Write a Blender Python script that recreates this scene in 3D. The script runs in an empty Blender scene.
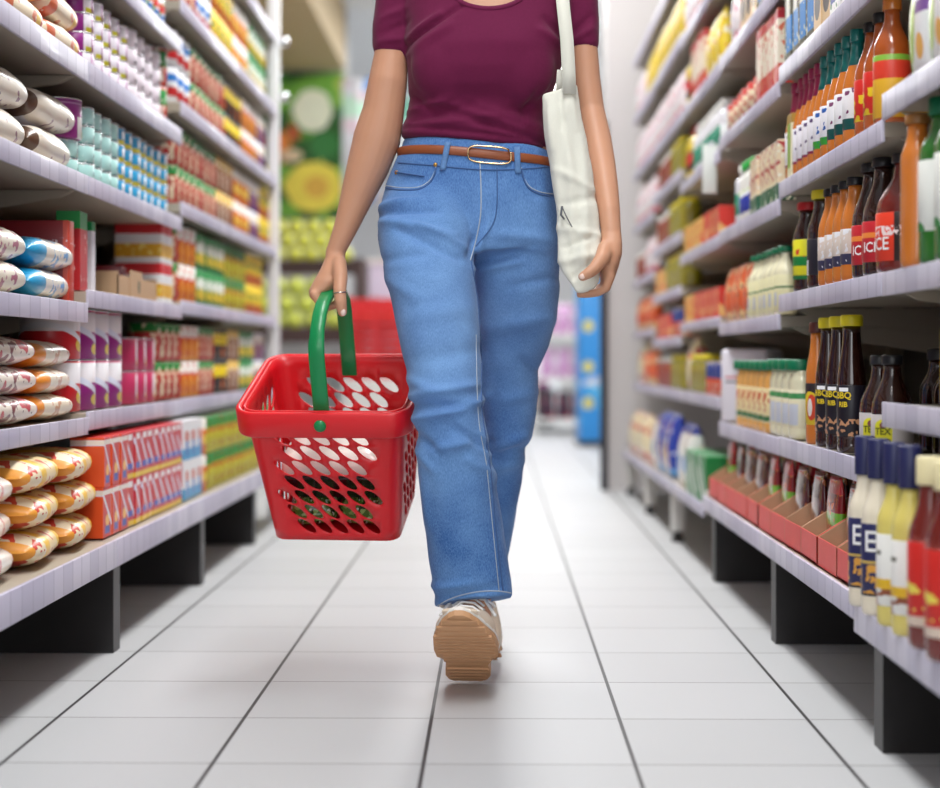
import bpy, bmesh, math, random
from mathutils import Vector, Matrix
from mathutils.bvhtree import BVHTree
from mathutils.geometry import delaunay_2d_cdt
random.seed(7)
S = bpy.context.scene
COL = S.collection
R = math.radians

# ---------------- camera, world, exposure ----------------
CAMZ, F = 0.61, 1700.0
cd = bpy.data.cameras.new('camera'); cam = bpy.data.objects.new('camera', cd); COL.objects.link(cam)
cd.sensor_width = 36.0; cd.lens = F / 940 * 36.0
cd.shift_y = -36 / 940.0
cam.location = (0, 0, CAMZ); cam.rotation_euler = (R(90), 0, math.atan(25 / F))
cd.dof.use_dof = True; cd.dof.focus_distance = 3.12; cd.dof.aperture_fstop = 2.1
cd.clip_start = 0.05; cd.clip_end = 60
S.camera = cam
w = bpy.data.worlds.new('world'); S.world = w; w.use_nodes = True
w.node_tree.nodes['Background'].inputs[0].default_value = (0.95, 0.97, 1.0, 1)
w.node_tree.nodes['Background'].inputs[1].default_value = 0.6
S.view_settings.view_transform = 'Standard'; S.view_settings.look = 'None'
S.view_settings.exposure = 0.0; S.view_settings.gamma = 1.0
try: S.view_settings.use_curve_mapping = False
except Exception: pass
S.cycles.max_bounces = 6; S.cycles.diffuse_bounces = 4; S.cycles.transparent_max_bounces = 6
S.cycles.use_denoising = True
S.cycles.sample_clamp_indirect = 4.0
CEIL = 3.4
def area(name, loc, sx, sy, power, rot=(0, 0, 0), col=(0.96, 0.985, 1.0)):
    l = bpy.data.lights.new(name, 'AREA'); l.shape = 'RECTANGLE'; l.size = sx; l.size_y = sy; l.energy = power; l.color = col
    o = bpy.data.objects.new(name, l); COL.objects.link(o); o.location = loc; o.rotation_euler = rot
    return o
# ceiling tube lights: the lamps sit just under their luminaires (built with the structure)
LUMS = [(0.0, 1.4), (0.0, 4.2), (0.0, 7.0), (0.0, 9.8), (-1.9, 11.2), (0.2, 12.8), (0.4, 16.0)]
for i, (lx, ly) in enumerate(LUMS):
    area('tube_lamp', (lx, ly, CEIL - 0.13), 0.5, 2.2, 49 if i < 4 else (58 if i < 6 else 130))
# added fill lamp behind the camera, standing in for presumed shop-front daylight
area('daylight_fill', (0.0, -2.6, 1.9), 3.2, 2.4, 70, rot=(R(84), 0, 0), col=(0.97, 0.98, 1.0))

# ---------------- helpers ----------------
def lin(c):
    return tuple((v / 255 / 12.92 if v / 255 <= 0.04045 else ((v / 255 + 0.055) / 1.055) ** 2.4) for v in c) + (1,)
MATS = {}
def mat(name, c, rough=0.5, metal=0.0, spec=0.5, coat=0.0, trans=0.0, sss=0.0, bump=None, noise=None, emit=None, sheen=0.0):
    if name in MATS: return MATS[name]
    m = bpy.data.materials.new(name); m.use_nodes = True; nt = m.node_tree; b = nt.nodes['Principled BSDF']
    col = lin(c)
    b.inputs['Base Color'].default_value = col; b.inputs['Roughness'].default_value = rough
    b.inputs['Metallic'].default_value = metal; b.inputs['Specular IOR Level'].default_value = spec
    b.inputs['Coat Weight'].default_value = coat; b.inputs['Coat Roughness'].default_value = 0.12
    b.inputs['Transmission Weight'].default_value = trans
    if sss: b.inputs['Subsurface Weight'].default_value = sss; b.inputs['Subsurface Radius'].default_value = (0.012, 0.005, 0.003)
    if sheen: b.inputs['Sheen Weight'].default_value = sheen
    if emit: b.inputs['Emission Color'].default_value = lin(c); b.inputs['Emission Strength'].default_value = emit
    tc = nt.nodes.new('ShaderNodeTexCoord')
    if noise:
        sc, amt = noise[0], noise[1]
        n = nt.nodes.new('ShaderNodeTexNoise'); n.inputs['Scale'].default_value = sc; n.inputs['Detail'].default_value = 4
        nt.links.new(tc.outputs['Object'], n.inputs['Vector'])
        mx = nt.nodes.new('ShaderNodeMix'); mx.data_type = 'RGBA'
        mx.inputs[6].default_value = tuple(v * (1 - amt) for v in col[:3]) + (1,)
        mx.inputs[7].default_value = tuple(min(1, v * (1 + amt)) for v in col[:3]) + (1,)
        nt.links.new(n.outputs['Fac'], mx.inputs[0]); nt.links.new(mx.outputs[2], b.inputs['Base Color'])
    if bump:
        n = nt.nodes.new('ShaderNodeTexNoise'); n.inputs['Scale'].default_value = bump[0]; n.inputs['Detail'].default_value = 3
        nt.links.new(tc.outputs['Object'], n.inputs['Vector'])
        bp = nt.nodes.new('ShaderNodeBump'); bp.inputs['Strength'].default_value = bump[1]; bp.inputs['Distance'].default_value = bump[2] if len(bump) > 2 else 0.002
        nt.links.new(n.outputs['Fac'], bp.inputs['Height']); nt.links.new(bp.outputs['Normal'], b.inputs['Normal'])
    MATS[name] = m
    return m
def pm(name, base, layers, rough=0.35, coat=0.0, bump=None):
    """printed packaging: flat layers over a base colour, in the object's own coordinates"""
    if name in MATS: return MATS[name]
    m = mat(name, base, rough, coat=coat, bump=bump); nt = m.node_tree; b = nt.nodes['Principled BSDF']; N = nt.nodes.new; L = nt.links.new
    tc = N('ShaderNodeTexCoord'); sp = N('ShaderNodeSeparateXYZ'); L(tc.outputs['Object'], sp.inputs[0])
    ax = {'x': sp.outputs[0], 'y': sp.outputs[1], 'z': sp.outputs[2]}
    def op(o, a, c=None):
        n = N('ShaderNodeMath'); n.operation = o
        for i, v in enumerate((a, c)):
            if v is None: continue
            if hasattr(v, 'is_linked') or hasattr(v, 'links'): L(v, n.inputs[i])
            else: n.inputs[i].default_value = v
        return n.outputs[0]
    def band(a, lo, hi): return op('MULTIPLY', op('GREATER_THAN', ax[a], lo), op('LESS_THAN', ax[a], hi))
    cur = None
    for ly in layers:
        k = ly[0]
        if k in 'xyz': mask = band(k, ly[1], ly[2]); c = ly[3]
        elif k == 'r': mask = op('MULTIPLY', band('x', ly[1], ly[2]), band('z', ly[3], ly[4])); c = ly[5]
        elif k == 'd':
            dx = op('DIVIDE', op('SUBTRACT', ax['x'], ly[1]), ly[3]); dz = op('DIVIDE', op('SUBTRACT', ax['z'], ly[2]), ly[4])
            mask = op('LESS_THAN', op('ADD', op('MULTIPLY', dx, dx), op('MULTIPLY', dz, dz)), 1.0); c = ly[5]
        elif k == 's':     # diagonal stripe: z + a*x between lo and hi
            v = op('ADD', ax['z'], op('MULTIPLY', ax['x'], ly[1]))
            mask = op('MULTIPLY', op('GREATER_THAN', v, ly[2]), op('LESS_THAN', v, ly[3])); c = ly[4]
        elif k == 'n':     # blotches of print between two heights
            n = N('ShaderNodeTexNoise'); n.inputs['Scale'].default_value = ly[1]; n.inputs['Detail'].default_value = 1
            L(tc.outputs['Object'], n.inputs['Vector'])
            mask = op('GREATER_THAN', n.outputs['Fac'], ly[2]); c = ly[3]
            if len(ly) > 4: mask = op('MULTIPLY', mask, band(ly[6] if len(ly) > 6 else 'z', ly[4], ly[5]))
        mx = N('ShaderNodeMix'); mx.data_type = 'RGBA'; L(mask, mx.inputs[0]); mx.inputs[7].default_value = lin(c)
        if cur is None: mx.inputs[6].default_value = lin(base)
        else: L(cur, mx.inputs[6])
        cur = mx.outputs[2]
    if cur is not None: L(cur, b.inputs['Base Color'])
    return m
class MB:
    def __init__(s): s.v = []; s.f = []; s.m = []; s.sm = []
    def add(s, v, f, mi=0, smooth=False):
        o = len(s.v); s.v += [tuple(p) for p in v]
        for q in f: s.f.append(tuple(i + o for i in q)); s.m.append(mi); s.sm.append(smooth)
    def box(s, x0, x1, y0, y1, z0, z1, mi=0, b=0.0):
        if b <= 0:
            v = [(x0, y0, z0), (x1, y0, z0), (x1, y1, z0), (x0, y1, z0), (x0, y0, z1), (x1, y0, z1), (x1, y1, z1), (x0, y1, z1)]
            s.add(v, [(0, 3, 2, 1), (4, 5, 6, 7), (0, 1, 5, 4), (1, 2, 6, 5), (2, 3, 7, 6), (3, 0, 4, 7)], mi); return
        bm = bmesh.new(); bmesh.ops.create_cube(bm, size=1)
        for q in bm.verts: q.co = Vector(((x0 + x1) / 2 + q.co.x * (x1 - x0), (y0 + y1) / 2 + q.co.y * (y1 - y0), (z0 + z1) / 2 + q.co.z * (z1 - z0)))
        bmesh.ops.bevel(bm, geom=bm.edges[:], offset=b, segments=2, affect='EDGES', profile=0.5)
        bm.verts.index_update(); s.add([q.co[:] for q in bm.verts], [[q.index for q in f.verts] for f in bm.faces], mi, True); bm.free()
    def lathe(s, prof, n=20, c=(0, 0), mi=0, mis=None, sx=1, sy=1, smooth=True):
        v = []
        for r, z in prof:
            for i in range(n):
                a = 2 * math.pi * i / n; v.append((c[0] + r * sx * math.cos(a), c[1] + r * sy * math.sin(a), z))
        o = len(s.v); s.v += v
        for k in range(len(prof) - 1):
            mm = mis[k] if mis else mi
            for i in range(n):
                j = (i + 1) % n
                s.f.append((o + k * n + i, o + k * n + j, o + (k + 1) * n + j, o + (k + 1) * n + i)); s.m.append(mm); s.sm.append(smooth)
        s.f.append(tuple(o + i for i in reversed(range(n)))); s.m.append(mis[0] if mis else mi); s.sm.append(False)
        e = o + (len(prof) - 1) * n; s.f.append(tuple(e + i for i in range(n))); s.m.append(mis[-1] if mis else mi); s.sm.append(False)
    def rings(s, rings, mi=0, cap=True, smooth=True, closed=True):
        n = len(rings[0]); o = len(s.v)
        for r in rings: s.v += [tuple(p) for p in r]
        for k in range(len(rings) - 1):
            for i in range(n if closed else n - 1):
                j = (i + 1) % n
                s.f.append((o + k * n + i, o + k * n + j, o + (k + 1) * n + j, o + (k + 1) * n + i)); s.m.append(mi); s.sm.append(smooth)
        if cap:
            s.f.append(tuple(o + i for i in reversed(range(n)))); s.m.append(mi); s.sm.append(False)
            e = o + (len(rings) - 1) * n; s.f.append(tuple(e + i for i in range(n))); s.m.append(mi); s.sm.append(False)
    def tube(s, pts, n=12, mi=0, flat=None, up=(0, 0, 1)):
        """pts: (x,y,z,r); flat=(side factor, other factor) for straps; half-round ends"""
        P = [Vector(p[:3]) for p in pts]; rr = [p[3] for p in pts]; rings = []
        side = None
        for i, p in enumerate(P):
            t = (P[min(i + 1, len(P) - 1)] - P[max(i - 1, 0)]).normalized()
            if side is None:
                u = Vector(up)
                if abs(u.dot(t)) > 0.95: u = Vector((0, 1, 0))
                side = t.cross(u).normalized()
            side = (side - t * side.dot(t)).normalized(); b2 = side.cross(t)
            fa, fb = flat or (1, 1)
            def ring(c, k): return [c + side * (math.cos(-a) * rr[i] * k * fa) + b2 * (math.sin(-a) * rr[i] * k * fb) for a in [2 * math.pi * q / n for q in range(n)]]
            if i == 0:
                rings.append(ring(p - t * rr[i] * 0.8 * min(fa, fb), 0.5)); rings.append(ring(p - t * rr[i] * 0.45 * min(fa, fb), 0.87))
            rings.append(ring(p, 1))
            if i == len(P) - 1:
                rings.append(ring(p + t * rr[i] * 0.45 * min(fa, fb), 0.87)); rings.append(ring(p + t * rr[i] * 0.8 * min(fa, fb), 0.5))
        s.rings(rings[::-1], mi)
    def mesh(s, name, mats):
        me = bpy.data.meshes.new(name); me.from_pydata(s.v, [], s.f)
        for m in (mats if isinstance(mats, (list, tuple)) else [mats]): me.materials.append(m)
        me.polygons.foreach_set('material_index', s.m); me.polygons.foreach_set('use_smooth', s.sm); me.update()
        return me
    def build(s, name, mats, parent=None, loc=None):
        o = bpy.data.objects.new(name, s.mesh(name, mats)); COL.objects.link(o)
        if parent: o.parent = parent
        if loc: o.location = loc
        return o
def fix_normals(me):
    bm = bmesh.new(); bm.from_mesh(me); bmesh.ops.recalc_face_normals(bm, faces=bm.faces[:]); bm.to_mesh(me); bm.free()
def empty(name, loc=(0, 0, 0), rz=0.0):
    o = bpy.data.objects.new(name, None); COL.objects.link(o); o.location = loc; o.rotation_euler = (0, 0, rz); o.empty_display_size = 0.1
    return o
def tag(o, label, cat, group=None):
    o['label'] = label; o['category'] = cat
    if group: o['group'] = group
    return o
def struct(o): o['kind'] = 'structure'; return o
def copy_tree(o, parent=None):
    c = o.copy(); COL.objects.link(c)
    if parent: c.parent = parent
    for ch in list(o.children): copy_tree(ch, c)
    return c
def remeshed(mb, name, voxel, mats, smooth=3, parent=None):
    me = mb.mesh(name + '_src', mats); fix_normals(me)
    o = bpy.data.objects.new(name, me); COL.objects.link(o)
    r = o.modifiers.new('r', 'REMESH'); r.mode = 'VOXEL'; r.voxel_size = voxel; r.use_smooth_shade = True
    if smooth:
        q = o.modifiers.new('s', 'SMOOTH'); q.factor = 0.5; q.iterations = smooth
    dg = bpy.context.evaluated_depsgraph_get(); dg.update()
    nm = bpy.data.meshes.new_from_object(o.evaluated_get(dg)); o.modifiers.clear(); o.data = nm
    nm.materials.clear()
    for m in (mats if isinstance(mats, (list, tuple)) else [mats]): nm.materials.append(m)
    if parent: o.parent = parent
    return o
# a measured outline point at a chosen depth -> world point
def P(px, py, Y): return ((px - 495) * Y / F, Y, CAMZ - (py - 358) * Y / F)

# ---------------- structure ----------------
def floor_mat():
    m = bpy.data.materials.new('floor_tile'); m.use_nodes = True; nt = m.node_tree; b = nt.nodes['Principled BSDF']; N = nt.nodes.new; L = nt.links.new
    tc = N('ShaderNodeTexCoord'); sp = N('ShaderNodeSeparateXYZ'); L(tc.outputs['Object'], sp.inputs[0])
    def op(o, a, c=None):
        n = N('ShaderNodeMath'); n.operation = o
        for i, v in enumerate((a, c)):
            if v is None: continue
            if isinstance(v, (int, float)): n.inputs[i].default_value = v
            else: L(v, n.inputs[i])
        return n.outputs[0]
    def edge(s, off, T, wd):
        f = op('FRACT', op('DIVIDE', op('ADD', s, off), T)); d = op('ABSOLUTE', op('SUBTRACT', f, 0.5))
        return op('GREATER_THAN', d, 0.5 - wd / T / 2)
    T = 0.3175
    gx = edge(sp.outputs[0], 0.425 + T * 40, T, 0.0062); gy = edge(sp.outputs[1], -2.553 + 0.3235 * 40, 0.3235, 0.0036)
    # slight tone change from tile to tile
    tx = op('FLOOR', op('DIVIDE', op('ADD', sp.outputs[0], 0.425), T)); ty = op('FLOOR', op('DIVIDE', op('ADD', sp.outputs[1], -2.553), 0.3235))
    cmb = N('ShaderNodeCombineXYZ'); L(tx, cmb.inputs[0]); L(ty, cmb.inputs[1])
    wn = N('ShaderNodeTexWhiteNoise'); L(cmb.outputs[0], wn.inputs['Vector'])
    no = N('ShaderNodeTexNoise'); no.inputs['Scale'].default_value = 9; no.inputs['Detail'].default_value = 5; L(tc.outputs['Object'], no.inputs['Vector'])
    mix1 = N('ShaderNodeMix'); mix1.data_type = 'RGBA'; mix1.inputs[6].default_value = lin((186, 187, 189)); mix1.inputs[7].default_value = lin((192, 193, 195))
    L(wn.outputs['Value'], mix1.inputs[0])
    mg = N('ShaderNodeMix'); mg.data_type = 'RGBA'; L(gy, mg.inputs[0]); L(mix1.outputs[2], mg.inputs[6]); mg.inputs[7].default_value = lin((104, 100, 102))
    b.inputs['Specular IOR Level'].default_value = .10
    mx = N('ShaderNodeMix'); mx.data_type = 'RGBA'; L(gx, mx.inputs[0]); L(mg.outputs[2], mx.inputs[6]); mx.inputs[7].default_value = lin((62, 60, 62))
    L(mx.outputs[2], b.inputs['Base Color'])
    n2 = N('ShaderNodeTexNoise'); n2.inputs['Scale'].default_value = 14; n2.inputs['Detail'].default_value = 3; L(tc.outputs['Object'], n2.inputs['Vector'])
    L(op('ADD', op('MULTIPLY', n2.outputs['Fac'], 0.04), 0.42), b.inputs['Roughness'])
    bp = N('ShaderNodeBump'); bp.inputs['Strength'].default_value = 0.5; bp.inputs['Distance'].default_value = 0.002; bp.invert = True
    L(op('MAXIMUM', gx, gy), bp.inputs['Height']); L(bp.outputs[0], b.inputs['Normal'])
    return m
def slab(name, x0, x1, y0, y1, z0, z1, m, b=0):
    q = MB(); q.box(x0, x1, y0, y1, z0, z1, 0, b); return struct(q.build(name, m))
slab('floor', -4.2, 4.2, -3.5, 21, -0.05, 0, floor_mat())
white_paint = mat('white_wall_paint', (226, 225, 226), 0.6, noise=(3, 0.03))
slab('ceiling', -4.2, 4.2, -3.5, 21, CEIL, CEIL + 0.1, mat('ceiling_paint', (232, 233, 234), 0.7))
slab('wall_left', -4.2, -4.1, -3.5, 21, 0, CEIL, white_paint)
slab('wall_right', 4.1, 4.2, -3.5, 21, 0, CEIL, white_paint)
slab('wall_back', -4.1, 4.1, 20.9, 21, 0, CEIL, white_paint)
slab('wall_produce', -4.1, -1.18, 13.55, 13.7, 0, CEIL, white_paint)
slab('wall_soffit', -4.1, -1.19, 9.0, 13.5, 2.9, CEIL - 0.002, mat('beige_soffit_paint', (196, 172, 130), 0.6))
# end wall panel beside the sauce shelving, with its black edge profile
pw = mat('warm_grey_panel', (205, 200, 200), 0.45, noise=(2, 0.02))
slab('wall_panel', 0.52, 1.25, 7.86, 8.3, 0, CEIL, pw)
slab('trim_1', 0.488, 0.519, 7.84, 7.9, 0, 1.7, mat('black_profile', (38, 36, 44), 0.4))
# luminaires
lm = mat('luminaire_housing', (235, 235, 235), 0.5); ld = mat('luminaire_diffuser', (255, 250, 244), 0.5, emit=6)
for i, (lx, ly) in enumerate(LUMS):
    t = empty('ceiling_light', (lx, ly, CEIL))
    q = MB(); q.box(-0.28, 0.28, -1.15, 1.15, -0.08, 0, 0, 0.01); q.build('housing', lm, t)
    q = MB(); q.box(-0.25, 0.25, -1.1, 1.1, -0.10, -0.078); q.build('diffuser', ld, t)
    names = ['over the camera end of the aisle', 'over the shopper', 'beyond the shopper over the aisle', 'over the end of the aisle', 'in front of the produce mural', 'beyond the aisle end over the open floor', 'before the back wall']
    tag(t, 'long ceiling strip light ' + names[i], 'ceiling light', 'ceiling strip lights')

# ---------------- shelving ----------------
steel = mat('shelf_enamel', (176, 166, 150), 0.45, noise=(6, 0.03))
backm = mat('shelf_back_panel', (56, 48, 44), 0.6)
blackm = mat('black_base_steel', (30, 27, 28), 0.42, noise=(8, 0.4))
def strip_mat():
    m = mat('price_strip', (206, 200, 216), 0.42, coat=0.05); nt = m.node_tree; b = nt.nodes['Principled BSDF']; N = nt.nodes.new; L = nt.links.new
    tc = N('ShaderNodeTexCoord'); sp = N('ShaderNodeSeparateXYZ'); L(tc.outputs['Object'], sp.inputs[0])
    q = N('ShaderNodeMath'); q.operation = 'MULTIPLY'; q.inputs[1].default_value = 15.0; L(sp.outputs[1], q.inputs[0])
    f = N('ShaderNodeMath'); f.operation = 'FLOOR'; L(q.outputs[0], f.inputs[0])
    wn = N('ShaderNodeTexWhiteNoise'); wn.noise_dimensions = '1D'; L(f.outputs[0], wn.inputs['W'])
    fr = N('ShaderNodeMath'); fr.operation = 'FRACT'; L(q.outputs[0], fr.inputs[0])
    g = N('ShaderNodeMath'); g.operation = 'LESS_THAN'; g.inputs[1].default_value = 0.08; L(fr.outputs[0], g.inputs[0])
    cr = N('ShaderNodeMix'); cr.data_type = 'RGBA'; cr.inputs[6].default_value = lin((186, 182, 204)); cr.inputs[7].default_value = lin((208, 204, 222)); L(wn.outputs['Value'], cr.inputs[0])
    m2 = N('ShaderNodeMix'); m2.data_type = 'RGBA'; L(g.outputs[0], m2.inputs[0]); L(cr.outputs[2], m2.inputs[6]); m2.inputs[7].default_value = lin((172, 168, 190))
    L(m2.outputs[2], b.inputs['Base Color']); return m
strip = strip_mat()
def bay(s, y0, y1, xb, xs, shelves, label, xback=1.30, legs='foot', post=None, top=2.3):
    """one shelving unit; s = -1 / +1 side; xb base lip, xs upper lip; shelves [(top, bottom of lip)] from the base shelf up"""
    t = empty('gondola_shelving', (s * xb, (y0 + y1) / 2, 0)); ox, oy = s * xb, (y0 + y1) / 2
    def mk(name, x0, x1, a0, a1, z0, z1, m, par=t, b=0):
        q = MB(); xa, xc = sorted((s * x0 - ox, s * x1 - ox)); q.box(xa, xc, a0 - oy, a1 - oy, z0, z1, 0, b); return q.build(name, m, par)
    mk('back_panel', xback - 0.02, xback, y0, y1, 0.12, top, backm)
    for k, (zt, zb) in enumerate(shelves):
        xl = xb if k == 0 else xs
        q = MB()
        xa, xc = sorted((s * (xl + 0.006) - ox, s * (xback - 0.025) - ox)); q.box(xa, xc, y0 + .002 - oy, y1 - .002 - oy, zt - 0.028, zt - 0.004)
        if k:   # bracket blades under both ends
            for yy in (y0 + 0.004, y1 - 0.010):
                v = []
                for dy in (0, 0.005):
                    v += [(s * (xl + 0.03) - ox, yy + dy - oy, zt - 0.03), (s * (xback - .03) - ox, yy + dy - oy, zt - 0.03), (s * (xback - .03) - ox, yy + dy - oy, zt - 0.11), (s * (xl + 0.06) - ox, yy + dy - oy, zt - 0.045)]
                q.add(v, [(0, 1, 2, 3), (7, 6, 5, 4), (0, 4, 5, 1), (1, 5, 6, 2), (2, 6, 7, 3), (3, 7, 4, 0)])
        so = q.build('shelf', steel, t)
        q = MB(); xa, xc = sorted((s * xl - ox, s * (xl + 0.007) - ox)); q.box(xa, xc, y0 + .003 - oy, y1 - .003 - oy, zb, zt, 0, 0.001)
        q.build('price_strip', strip, so)
    zb = shelves[0][1]
    if legs == 'foot':
        fy = (y1 - 0.13) if s > 0 else (y0 + 0.04); mk('base_foot', xb + 0.018, xback - .03, fy, fy + .06, 0, zb + 0.002, blackm)
    else:
        for yy in (y1 - 0.12,):
            q = MB(); xa, xc = sorted((s * (xb + .005) - ox, s * (xb + .05) - ox)); q.box(xa, xc, yy - oy, yy + .04 - oy, 0.035, zb + .01, 0, .004)
            l = q.build('leg', mat('white_leg_enamel', (222, 220, 216), .4), t)
            q = MB(); q.lathe([(0.02, 0), (0.022, .01), (0.014, .02), (.012, .036)], 12, ((xa + xc) / 2, yy + .02 - oy)); q.build('foot', blackm, l)
    for yy in (y0 + .02, y1 - .02):
        mk('upright', xback - 0.06, xback - 0.021, yy - 0.017, yy + 0.017, 0, top, steel)
    if post:
        mk('post', post - 0.0, post + 0.042, y1 - 0.03, y1 + 0.012, 0, 2.6, mat('white_post_enamel', (236, 236, 238), .3), b=0.004)
    if post:
        for zk in (1.60, 1.81):
            q = MB(); q.lathe([(.006, -.020), (.016, -.014), (.021, 0), (.016, .014), (.006, .020)], 14, (s * (post - .02) - ox, y1 - .01 - oy))
            q.v = [(x, y, z + zk) for x, y, z in q.v]; q.build('chrome_joint', mat('chrome', (220, 222, 226), .12, metal=1), t)
    tag(t, label, 'shelving')
    return t
LB = [(-1)]
lshelf0 = [(.24, .184), (.489, .454), (.722, .682), (.982, .944), (1.216, 1.173), (1.50, 1.46)]
lshelf1 = [(.24, .184), (.500, .462), (.750, .714), (.982, .945), (1.216, 1.173), (1.453, 1.416), (1.75, 1.71)]
lshelf2 = [(.24, .184), (.502, .464), (.764, .727), (1.026, .99), (1.293, 1.255), (1.565, 1.527), (1.85, 1.81)]
bay(-1, 1.45, 2.45, .77, .83, lshelf0, 'metal shelving unit of the tin side, beside the camera')
bay(-1, 2.45, 3.46, .77, .83, lshelf0, 'metal shelving unit holding rice sacks and long bags')
bay(-1, 3.46, 4.50, .77, .83, lshelf1, 'metal shelving unit holding tuna tins and orange cartons')
bay(-1, 4.50, 5.50, .77, .83, lshelf2, 'metal shelving unit behind the red basket, beyond the orange cartons')
bay(-1, 5.50, 6.46, .77, .83, lshelf2, 'metal shelving unit with white end post before the produce', post=.82)
r0 = [(.213, .168), (.539, .499), (.748, .71), (1.036, .994), (1.36, 1.32), (1.7, 1.66)]
r1 = [(.228, .187), (.437, .396), (.749, .711), (.996, .96), (1.25, 1.21), (1.52, 1.48), (1.8, 1.76)]
r2 = [(.228, .187), (.434, .395), (.707, .673), (.962, .925), (1.222, 1.187), (1.445, 1.405), (1.72, 1.68)]
r3 = [(.200, .165), (.501, .466), (.727, .698), (.956, .92), (1.195, 1.16), (1.438, 1.40), (1.69, 1.65), (1.95, 1.91)]
r4 = [(.200, .165), (.501, .466), (.685, .65), (.855, .82), (1.04, 1.00), (1.25, 1.21), (1.44, 1.40), (1.70, 1.66), (1.95, 1.91)]
bay(1, .76, 1.76, .58, .625, r0, 'metal shelving unit of the sauce side, beside the camera', xback=1.15)
bay(1, 1.76, 2.76, .58, .625, r0, 'metal shelving unit with the big red sauce bottles at its end', xback=1.15, top=2.4)
bay(1, 2.76, 3.76, .58, .625, r1, 'metal shelving unit holding dark sauces with yellow caps', xback=1.15, top=2.4)
bay(1, 3.76, 4.76, .58, .625, r2, 'metal shelving unit holding the green-lidded jars', xback=1.15, top=2.4)
bay(1, 4.76, 5.76, .58, .625, r3, 'white-legged shelving unit with green striped cartons', xback=1.15, legs='leg', top=2.4)
bay(1, 5.76, 6.76, .58, .625, r4, 'white-legged shelving unit with blue pasta bags', xback=1.15, legs='leg', top=2.4)
bay(1, 6.76, 7.70, .58, .625, r3, 'white-legged shelving unit beside the grey wall panel', xback=1.15, legs='leg', top=2.4)

# ---------------- the shopper ----------------
skin = mat('skin', (204, 152, 122), 0.45, spec=0.4, sss=0.12, noise=(7, 0.07), bump=(260, 0.08, 0.0006))
nailm = mat('fingernail', (236, 205, 192), 0.25, coat=0.5)
def TP(px, py, Y, rpx): return P(px, py, Y) + (rpx * Y / F,)
def ringrow(cx, cy, cz, rx, ry, n=40, pw=2.3):
    o = []
    for i in range(n):
        a = 2 * math.pi * i / n; c, s_ = math.cos(a), math.sin(a)
        o.append((cx + rx * math.copysign(abs(c) ** (2 / pw), c), cy + ry * math.copysign(abs(s_) ** (2 / pw), s_), cz))
    return o
def pxloft(mb, rows, n=40, pw=2.3, mi=0, g=0.0):
    """rows (py, xl, xr, Y, ry) traced outline + depth; g grows or shrinks it"""
    rg = []
    for py, xl, xr, Y, ry in rows:
        a, _, z = P(xl, py, Y); b_, _, _ = P(xr, py, Y)
        rg.append(ringrow((a + b_) / 2, Y, z, (b_ - a) / 2 + g, ry + g, n, pw))
    mb.rings(rg[::-1], mi)
woman = empty('woman', (-0.03, 3.28, 0))
tag(woman, 'woman in plum T-shirt and blue jeans walking with a red basket', 'person')
def child(o, par=woman):
    o.parent = par; o.matrix_parent_inverse = Matrix.Translation(-Vector(woman.location)) if par is woman else Matrix.Identity(4)
    return o
B = MB()
TOR = [(150, 404, 551, 3.29, .10), (128, 407, 545, 3.28, .095), (105, 411, 546, 3.27, .093), (85, 410, 553, 3.26, .105), (60, 409, 563, 3.26, .112), (30, 405, 570, 3.27, .105),
       (0, 402, 572, 3.28, .098), (-20, 401, 574, 3.29, .088), (-38, 408, 566, 3.30, .072), (-52, 436, 530, 3.31, .058), (-62, 452, 508, 3.31, .052)]
pxloft(B, TOR, g=-0.007)
pxloft(B, [(248, 386, 552, 3.285, .07), (235, 383, 556, 3.29, .095), (200, 385, 557, 3.30, .112), (165, 398, 553, 3.30, .10), (140, 406, 548, 3.29, .095)][::-1], g=-0.008)
B.tube([TP(479, -40, 3.31, 27), TP(479, -78, 3.30, 26), TP(479, -105, 3.29, 27)], 20)
# head
hx, _, hz = P(479, -150, 3.28)
def ell(mb, c, rx, ry, rz, n=20, m=12, mi=0):
    rg = []
    for k in range(1, m):
        a = math.pi * k / m; rg.append([(c[0] + rx * math.sin(a) * math.cos(2 * math.pi * i / n), c[1] + ry * math.sin(a) * math.sin(2 * math.pi * i / n), c[2] - rz * math.cos(a)) for i in range(n)])
    mb.rings(rg, mi)
ell(B, (hx, 3.28, hz + .02), .074, .092, .10); ell(B, (hx, 3.245, hz - .045), .052, .06, .062)
B.tube([(hx, 3.19, hz + .03, .006), (hx, 3.172, hz - .012, .011), (hx, 3.18, hz - .022, .009)], 10)          # nose
for sx in (-1, 1):
    ell(B, (hx + sx * .078, 3.29, hz - .005), .010, .018, .028, 10, 8)                                         # ears
    B.tube([(hx + sx * .02, 3.188, hz - .052, .005), (hx, 3.183, hz - .050, .007)], 8)                       # lips
# legs (under the jeans) and feet
FL = [(262, 390, 464, 3.20, .07), (335, 407, 471, 3.13, .06), (410, 421, 475, 3.085, .05), (430, 425, 476, 3.08, .05), (481, 431, 484, 3.095, .048), (558, 447, 490, 3.135, .034), (592, 457, 491, 3.155, .028), (632, 456, 492, 3.16, .034)]
pxloft(B, [(235, 384, 474, 3.27, .085)] + FL)
RL = [(235, 470, 556, 3.29, .085), (262, 478, 552, 3.30, .078), (335, 483, 545, 3.33, .06), (410, 488, 530, 3.38, .05), (440, 489, 525, 3.40, .05), (500, 478, 512, 3.50, .042), (560, 474, 502, 3.60, .03), (590, 473, 500, 3.62, .03)]
pxloft(B, RL)
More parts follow.
